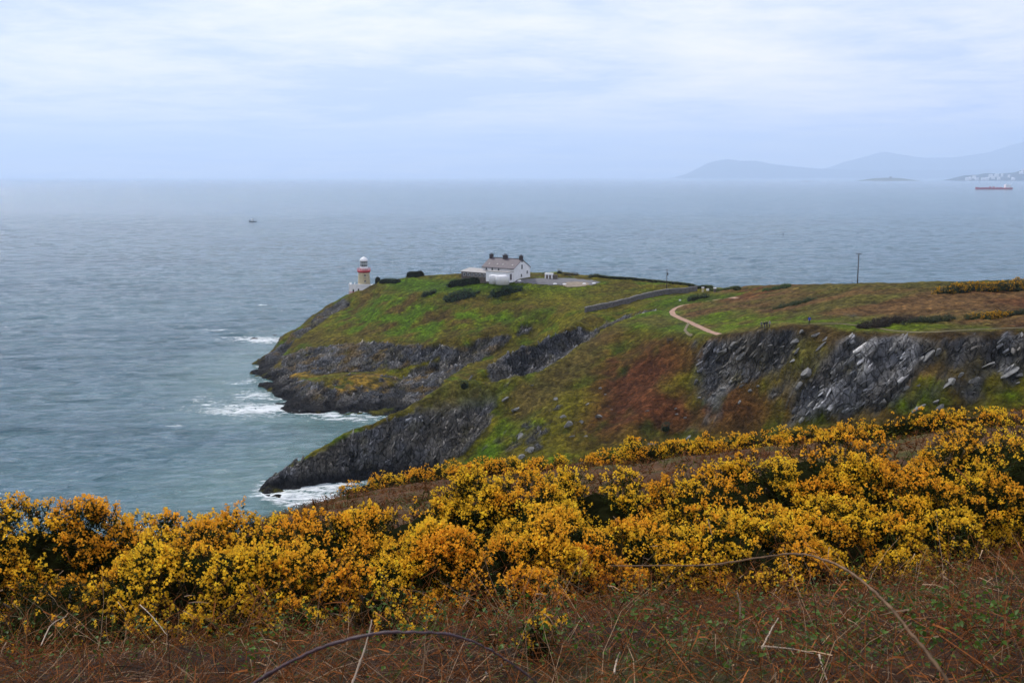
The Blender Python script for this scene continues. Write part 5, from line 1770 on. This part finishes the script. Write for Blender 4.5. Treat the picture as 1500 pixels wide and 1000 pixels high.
M_ROCKP = rock_mat('pale_schist', (.075, .078, .078), (.24, .24, .23))
M_ROCKD = rock_mat('wet_black_rock', (.012, .012, .014), (.04, .04, .045))
RM = [rock_mesh(s) for s in range(8)]
for me in RM: me.materials.append(M_ROCKP)
g = np.random.default_rng(55)
crag = [  # u, v, half width px, half height px, tilt
    (1165, 502, 9, 5, .5), (1145, 508, 5, 3, .4), (1127, 511, 5, 2.5, .1), (1175, 487, 5, 6, .9), (1195, 492, 8, 6, .4), (1210, 497, 8, 4, .5), (1202, 508, 12, 3, .75), (1168, 515, 8, 4, .7), (1162, 530, 7, 3, .6),
    (1180, 545, 13, 16, .95), (1170, 565, 9, 9, .8), (1205, 575, 12, 9, .8), (1190, 590, 10, 7, .8), (1215, 588, 7, 3, .6), (1092, 556, 4, 5, .3), (1086, 568, 5, 4, .4), (1100, 575, 5, 5, .5), (1110, 565, 4, 4, .3), (1083, 590, 4, 5, .6),
    (1060, 515, 12, 8, .5), (1075, 505, 9, 6, .5), (1035, 515, 8, 7, .7), (1085, 520, 10, 6, .6), (1020, 560, 5, 7, .6), (1060, 570, 8, 6, .5), (1045, 578, 6, 4, .4), (1070, 560, 5, 5, .5), (1025, 583, 4, 3, .2),
    (1395, 560, 7, 11, .85), (1385, 567, 10, 4, .7), (1427, 556, 10, 7, .5), (1408, 552, 7, 6, .6), (1378, 597, 9, 5, .7), (1370, 588, 7, 5, .6), (1281, 592, 4, 4, .2), (1295, 590, 9, 10, .8), (1345, 602, 14, 4, .55), (1427, 576, 4, 2, -.3), (1345, 565, 4, 3, .5), (1328, 572, 6, 5, .7), (1495, 550, 8, 5, .4), (1490, 562, 5, 4, .6), (1478, 545, 18, 4, .5), (1450, 535, 14, 4, .4), (1360, 525, 14, 4, .8), (1345, 532, 12, 3, .75), (1335, 515, 10, 3, .7), (1375, 515, 8, 9, .8),
    (880, 569, 4, 4, .2), (886, 578, 3, 4, .2), (860, 592, 4, 3, .4), (824, 612, 6, 14, -1.0), (833, 622, 8, 12, 1.0), (850, 618, 6, 6, .4), (878, 610, 5, 12, 1.2), (948, 603, 4, 3, .3), (992, 608, 4, 3, .3), (1003, 614, 4, 4, .3), (1008, 640, 6, 5, .4), (936, 645, 6, 7, .3), (955, 650, 8, 5, .2), (760, 640, 10, 8, .6), (775, 660, 12, 10, .6), (765, 670, 8, 9, 1.2), (815, 585, 5, 9, 1.2), (755, 600, 10, 7, .5), (740, 585, 7, 5, .5), (780, 565, 4, 4, .3), (838, 640, 5, 4, .3), (857, 640, 5, 4, .4), (895, 600, 3, 2.5, .2), (990, 600, 3, 3, .2),
]
for i, (u, v, a, b, tl) in enumerate(crag):
    q = on(u, v)
    m = q[1] / F
    me = RM[i % 8]
    o = bpy.data.objects.new('rock', me); COL.objects.link(o)
    o.parent = HEAD
    o.location = q
    o.scale = (a * m * .95, (a + b) * m * .45, b * m * .85)
    o.location.z -= b * m * .25
    o.rotation_euler = (float(g.uniform(-.3, .3)), -tl, float(g.uniform(-.4, .4)))
# beds breaking the cliff faces: too many to pick apart, one part of the headland
def cliff_slabs(n=6000):
    g = np.random.default_rng(21)
    ok = np.nonzero(((rock * (wet < .7) * (Y > 190) * (Y < 440) * (X < 150) * np.gradient(Y, axis=0)).ravel() > .18))[0]
    w = (rock.ravel()[ok] ** 2) * (.3 + np.clip(slope.ravel()[ok], 0, 1.5)); w /= w.sum()
    k = g.choice(ok, n, p=w)
    T8 = [rock_mesh(200 + s, 1) for s in range(8)]
    TV = [np.array([v.co for v in m.vertices]) for m in T8]; TF = [np.array([list(p.vertices) for p in m.polygons]) for m in T8]
    Vs, Fs, Cs, off = [], [], [], 0
    P = np.stack([Xd, Yd, Zd], -1).reshape(-1, 3)[k]
    ln = lean.ravel()[k] > .5
    bc = colr.reshape(-1, 3)[k]
    for i in range(n):
        j = int(g.integers(0, 8))
        s = (.5 if ln[i] else .55) + (.75 if ln[i] else 1.1) * g.uniform() ** 3
        sc = np.array([s * 1.0, s * 1.1, s * g.uniform(.35, .6)])
        tilt = (-.80 + g.normal() * .12) if ln[i] else (-1.15 + g.normal() * .35)
        M = (Matrix.Rotation(float(g.normal() * .35), 3, 'Z') @ Matrix.Rotation(tilt, 3, 'Y') @ Matrix.Rotation(float(g.normal() * .3), 3, 'X'))
        sc[0] *= g.uniform(1.4, 3.0) if ln[i] else g.uniform(.9, 1.7)
        V = (TV[j] * sc) @ np.array(M).T + P[i] + np.array([0, .45 * s, -.35 * s])
        Vs.append(V); Fs.append(TF[j] + off); off += len(V)
        c = bc[i] * g.uniform(.5, 1.7) + (.10 if g.uniform() < (.06 if ln[i] else .03) else 0)
        Cs.append(np.tile(c, (len(V), 1)))
    m, t, p, out = new_mat('bedded_schist')
    at = N(t, 'ShaderNodeAttribute', attribute_name='tint'); tc = N(t, 'ShaderNodeTexCoord')
    nn = noise(t, tc.outputs['Object'], 1.4, 7, .75)
    t.links.new(mixc(t, 1.0, at.outputs['Color'], ramp(t, nn, [(.3, .35), (.5, 1.0), (.7, 1.8)]), 'MULTIPLY'), p.inputs['Base Color'])
    p.inputs['Roughness'].default_value = .9; p.inputs['Specular IOR Level'].default_value = .2
    b = N(t, 'ShaderNodeBump', inp={'Strength': .7, 'Distance': .3}); t.links.new(nn, b.inputs['Height']); t.links.new(b.outputs[0], p.inputs['Normal'])
    tag(npmesh('cliff_slabs', np.concatenate(Vs), np.concatenate(Fs), m, HEAD, col=np.concatenate(Cs)), kind='stuff')


cliff_slabs()
for i, (u, v, a, b, lab) in enumerate(((373, 497.5, 6.5, 3.2, 'black wave washed skerry, largest of the three off the point'), (380.5, 496, 2.6, 1.8, 'tiny black skerry just right of the largest one'), (402, 492, 6, 2.2, 'flat black skerry nearest the headland'))):
    q = PZ(u, v, 0); m = q[1] / F
    me = rock_mesh(80 + i, 3); me.materials.append(M_ROCKD)
    o = bpy.data.objects.new('skerry', me); COL.objects.link(o)
    o.location = (q[0], q[1], .1); o.scale = (a * m, a * m * .9, b * m * 1.2); o.rotation_euler = (0, .15, i)
    tag(o, lab, 'rock', 'skerries off the point')

# ------------------------------------------------------------------ boats
def ship(name, u, v, lpx, hull_c, label, cat, style, rz=0.0):
    q = PZ(u, v, 0); L = lpx * q[1] / F
    r = empty(name, (q[0], q[1], 0), rz); tag(r, label, cat)
    hl = plain(name + '_hull_paint', hull_c, .6, .2, 5.0 / L)
    hh, hw = (L * .046, L * .07) if style != 'fish' else (L * .19, L * .16)
    st = []
    xs_ = [-.5, -.47, -.40, -.25, .3, .44, .5]
    ws_ = [.02, .35, .75, 1, 1, .9, .7]
    sh = [1.45, 1.35, 1.1, 1.0, 1.0, 1.05, 1.1] if style != 'fish' else [1.9, 1.7, 1.35, 1.0, .9, 1.0, 1.1]
    V, Fq = [], []
    for x, w, s in zip(xs_, ws_, sh):
        V += [(x * L, -w * hw * .75, -hh * .5), (x * L, -w * hw, hh * s), (x * L, w * hw, hh * s), (x * L, w * hw * .75, -hh * .5)]
    for k in range(len(xs_) - 1):
        for j in range(4):
            Fq.append((k * 4 + j, k * 4 + (j + 1) % 4, k * 4 + 4 + (j + 1) % 4, k * 4 + 4 + j))
    Fq += [(3, 2, 1, 0), (24, 25, 26, 27)]
    MB().poly(V, Fq).build('hull', hl, r)
    if style == 'tanker':
        MB().box(L * .30, L * .40, -hw * .8, hw * .8, hh * 1.01, hh * 2.6).build('bridge_house', M_WHITE, r)
        MB().box(L * .31, L * .36, -hw * .95, hw * .95, hh * 2.61, hh * 3.0).build('bridge_wing', M_WHITE, r)
        MB().box(L * .415, L * .45, -hw * .3, hw * .3, hh * 1.06, hh * 2.8).build('funnel', M_WHITE, r)
        MB().tube([(L * .335, 0, hh * 3.0), (L * .335, 0, hh * 4.2)], L * .003, 5).build('mast', M_WHITE, r)
        MB().tube([(-L * .44, 0, hh * 1.2), (-L * .44, 0, hh * 2.3)], L * .003, 5).build('mast', M_WHITE, r)
        for x in (-.3, -.2, -.1, 0, .1, .2):
            MB().box(x * L - L * .018, x * L + L * .018, -hw * .5, hw * .5, hh * 1.01, hh * (1.25 + .35 * (abs(x + .05) < .08))).build('deck_gear', hl, r)
    elif style == 'fish':
        MB().box(-L * .22, L * .06, -hw * .6, hw * .6, hh * .9, hh * 2.6).build('wheelhouse', M_WHITE, r)
        MB().tube([(L * .12, 0, hh * .8), (L * .12, 0, hh * 4.0)], L * .012, 5).build('mast', M_IRON, r)
        MB().tube([(L * .12, 0, hh * 3.4), (L * .42, 0, hh * 2.2)], L * .01, 5).build('boom', M_IRON, r)
        MB().tube([(L * .42, -hw * .6, hh * .9), (L * .42, -hw * .6, hh * 2.4), (L * .42, hw * .6, hh * 2.4), (L * .42, hw * .6, hh * .9)], L * .012, 5).build('gantry', M_IRON, r)
    else:
        MB().box(L * .2, L * .36, -hw * .8, hw * .8, hh * 1.01, hh * 2.2).build('bridge_house', M_WHITE, r)


ship('tanker', 1455.5, 277.5, 53, (.40, .035, .055), 'long red tanker with white bridge at the right end', 'ship', 'tanker')
ship('cargo_ship', 1181, 266, 11, (.10, .11, .13), 'tiny grey ship far off on the hazy water', 'ship', 'cargo')
ship('fishing_boat', 370.5, 326, 11, (.006, .010, .026), 'small dark blue fishing boat alone on the open sea', 'boat', 'fish', .15)
q = PZ(1147.3, 345.5, 0)
r = empty('buoy', (q[0], q[1], 0)); tag(r, 'small black channel buoy on the sea left of the tall pole', 'buoy')
MB().lathe([(1.2, -.5), (1.3, .5), (1.0, .9)], 12).build('float', M_IRON, r)
MB().lathe([(.75, .904), (.35, 3.6)], 8).build('cage', M_IRON, r)
MB().lathe([(.05, 3.604), (.45, 3.8), (.02, 5.0)], 8).build('topmark', M_IRON, r)

# ------------------------------------------------------------------ far shore
def far_ridge(name, prof, dist, depth, col, label, seed, base=0.0):
    g = np.random.default_rng(seed)
    us = np.linspace(prof[0][0], prof[-1][0], 160)
    vs = np.interp(us, [p[0] for p in prof], [p[1] for p in prof])
    rows = []
    for t, k in ((-1.0, 0.0), (-.7, .25), (-.45, .55), (-.2, .85), (0, 1.0), (.3, .8), (.7, .35), (1.0, -.02)):
        d = dist + t * depth
        x = (us - 750) / F * dist * (1 + t * depth / dist * .2)
        zt = np.array([PD(u, v, dist)[2] for u, v in zip(us, vs)])
        j = 1 + .18 * fbm(us / 14, us * 0 + t * 3, us * 0 + seed, 1.0, 3) * (0 if t == 0 else 1)
        rows.append(np.stack([x, np.full_like(x, d) + depth * .12 * fbm(us / 20, us * 0 + seed, us * 0, 1, 3), np.maximum(zt * k * j, -4 if k <= 0 else 0) - .5], -1))
    V = np.stack(rows, 0)
    I = np.arange(V.shape[0] * V.shape[1]).reshape(V.shape[:2])
    Q = np.stack([I[:-1, :-1], I[:-1, 1:], I[1:, 1:], I[1:, :-1]], -1).reshape(-1, 4)
    o = npmesh(name, V.reshape(-1, 3), Q, flat_far(name + '_cover', col), smooth=True)
    return tag(o, label, kind='structure')


far_ridge('mountains', [(1150, 262), (1200, 248), (1235, 236), (1262, 229), (1285, 222), (1304, 225), (1345, 231.5), (1390, 230.5), (1440, 223), (1462, 215), (1490, 207), (1515, 206), (1560, 214), (1640, 222), (1760, 235), (1900, 262)], 56000, 4500, (.035, .05, .05), 'faint blue mountain range far beyond the bay', 2)
far_ridge('far_hills', [(985, 260.5), (1005, 254), (1018, 247), (1030, 240), (1045, 235.5), (1062, 233), (1080, 236), (1102, 235.5), (1130, 241), (1180, 246), (1260, 250), (1400, 249), (1500, 246), (1700, 244), (1900, 255)], 48000, 3000, (.035, .05, .05), 'faint blue rounded headland hills across the bay', 5)
far_ridge('far_shore', [(1389, 264.8), (1396, 260), (1404, 257), (1425, 256), (1436, 253.5), (1450, 254.5), (1475, 253), (1488, 250), (1500, 243), (1530, 238), (1620, 232), (1760, 240), (1900, 250)], 20300, 900, (.03, .045, .05), 'wooded far shore dotted with houses', 7)
far_ridge('island', [(1250, 264.8), (1262, 263), (1275, 261.2), (1292, 260.5), (1312, 261), (1325, 262.5), (1338, 264.8)], 19500, 350, (.09, .10, .06), 'low green island off the far shore', 9)
q = PD(1304.5, 261, 19450)
o = MB().lathe([(22, -20), (20, 18), (23, 18.5), (23, 26), (20, 26)], 14).build('round_tower', M_STONE); o.location = q
tag(o, 'squat round tower on the low far island', 'tower')
g = np.random.default_rng(9)
for i, (u, v) in enumerate(((1417, 262), (1421, 261.2), (1427, 259.5), (1431, 262.3), (1440, 262.3), (1446, 262), (1451, 257.5), (1460, 256.7), (1468, 256.5), (1455, 260), (1463, 261.5), (1478, 258), (1483, 261.5), (1484, 262.6), (1496, 253), (1499, 249.5))):
    d = 19480 + (262.6 - v) * 60
    q = PD(u, v, d)
    w = float(g.uniform(16, 36))
    mb = MB().box(-w, w, -12, 12, -30, 14)
    mb.poly([(-w, -12, 14.01), (w, -12, 14.01), (w, 12, 14.01), (-w, 12, 14.01), (-w, 0, 24), (w, 0, 24)], [(0, 1, 5, 4), (2, 3, 4, 5), (1, 2, 5), (3, 0, 4)])
    o = mb.build('far_house', M_WHITE); o.location = q
    tag(o, 'pale house among trees on the hazy far shore', 'house', 'houses on the far shore')

# ------------------------------------------------------------------ haze over the bay
hz = MB().box(-62000, 62000, -4000, 62000, -9.5, 2100).build('haze', None)
hz.data.materials.clear()
mh = bpy.data.materials.new('sea_haze'); mh.use_nodes = True
t = mh.node_tree; t.nodes.clear()
out = N(t, 'ShaderNodeOutputMaterial')
pv = N(t, 'ShaderNodeVolumePrincipled')
pv.inputs['Color'].default_value = (.64, .79, 1.0, 1)
pv.inputs['Density'].default_value = 4.7e-5
pv.inputs['Anisotropy'].default_value = .2
t.links.new(pv.outputs[0], out.inputs['Volume'])
hz.data.materials.append(mh)
tag(hz, 'pale blue sea haze', kind='stuff')
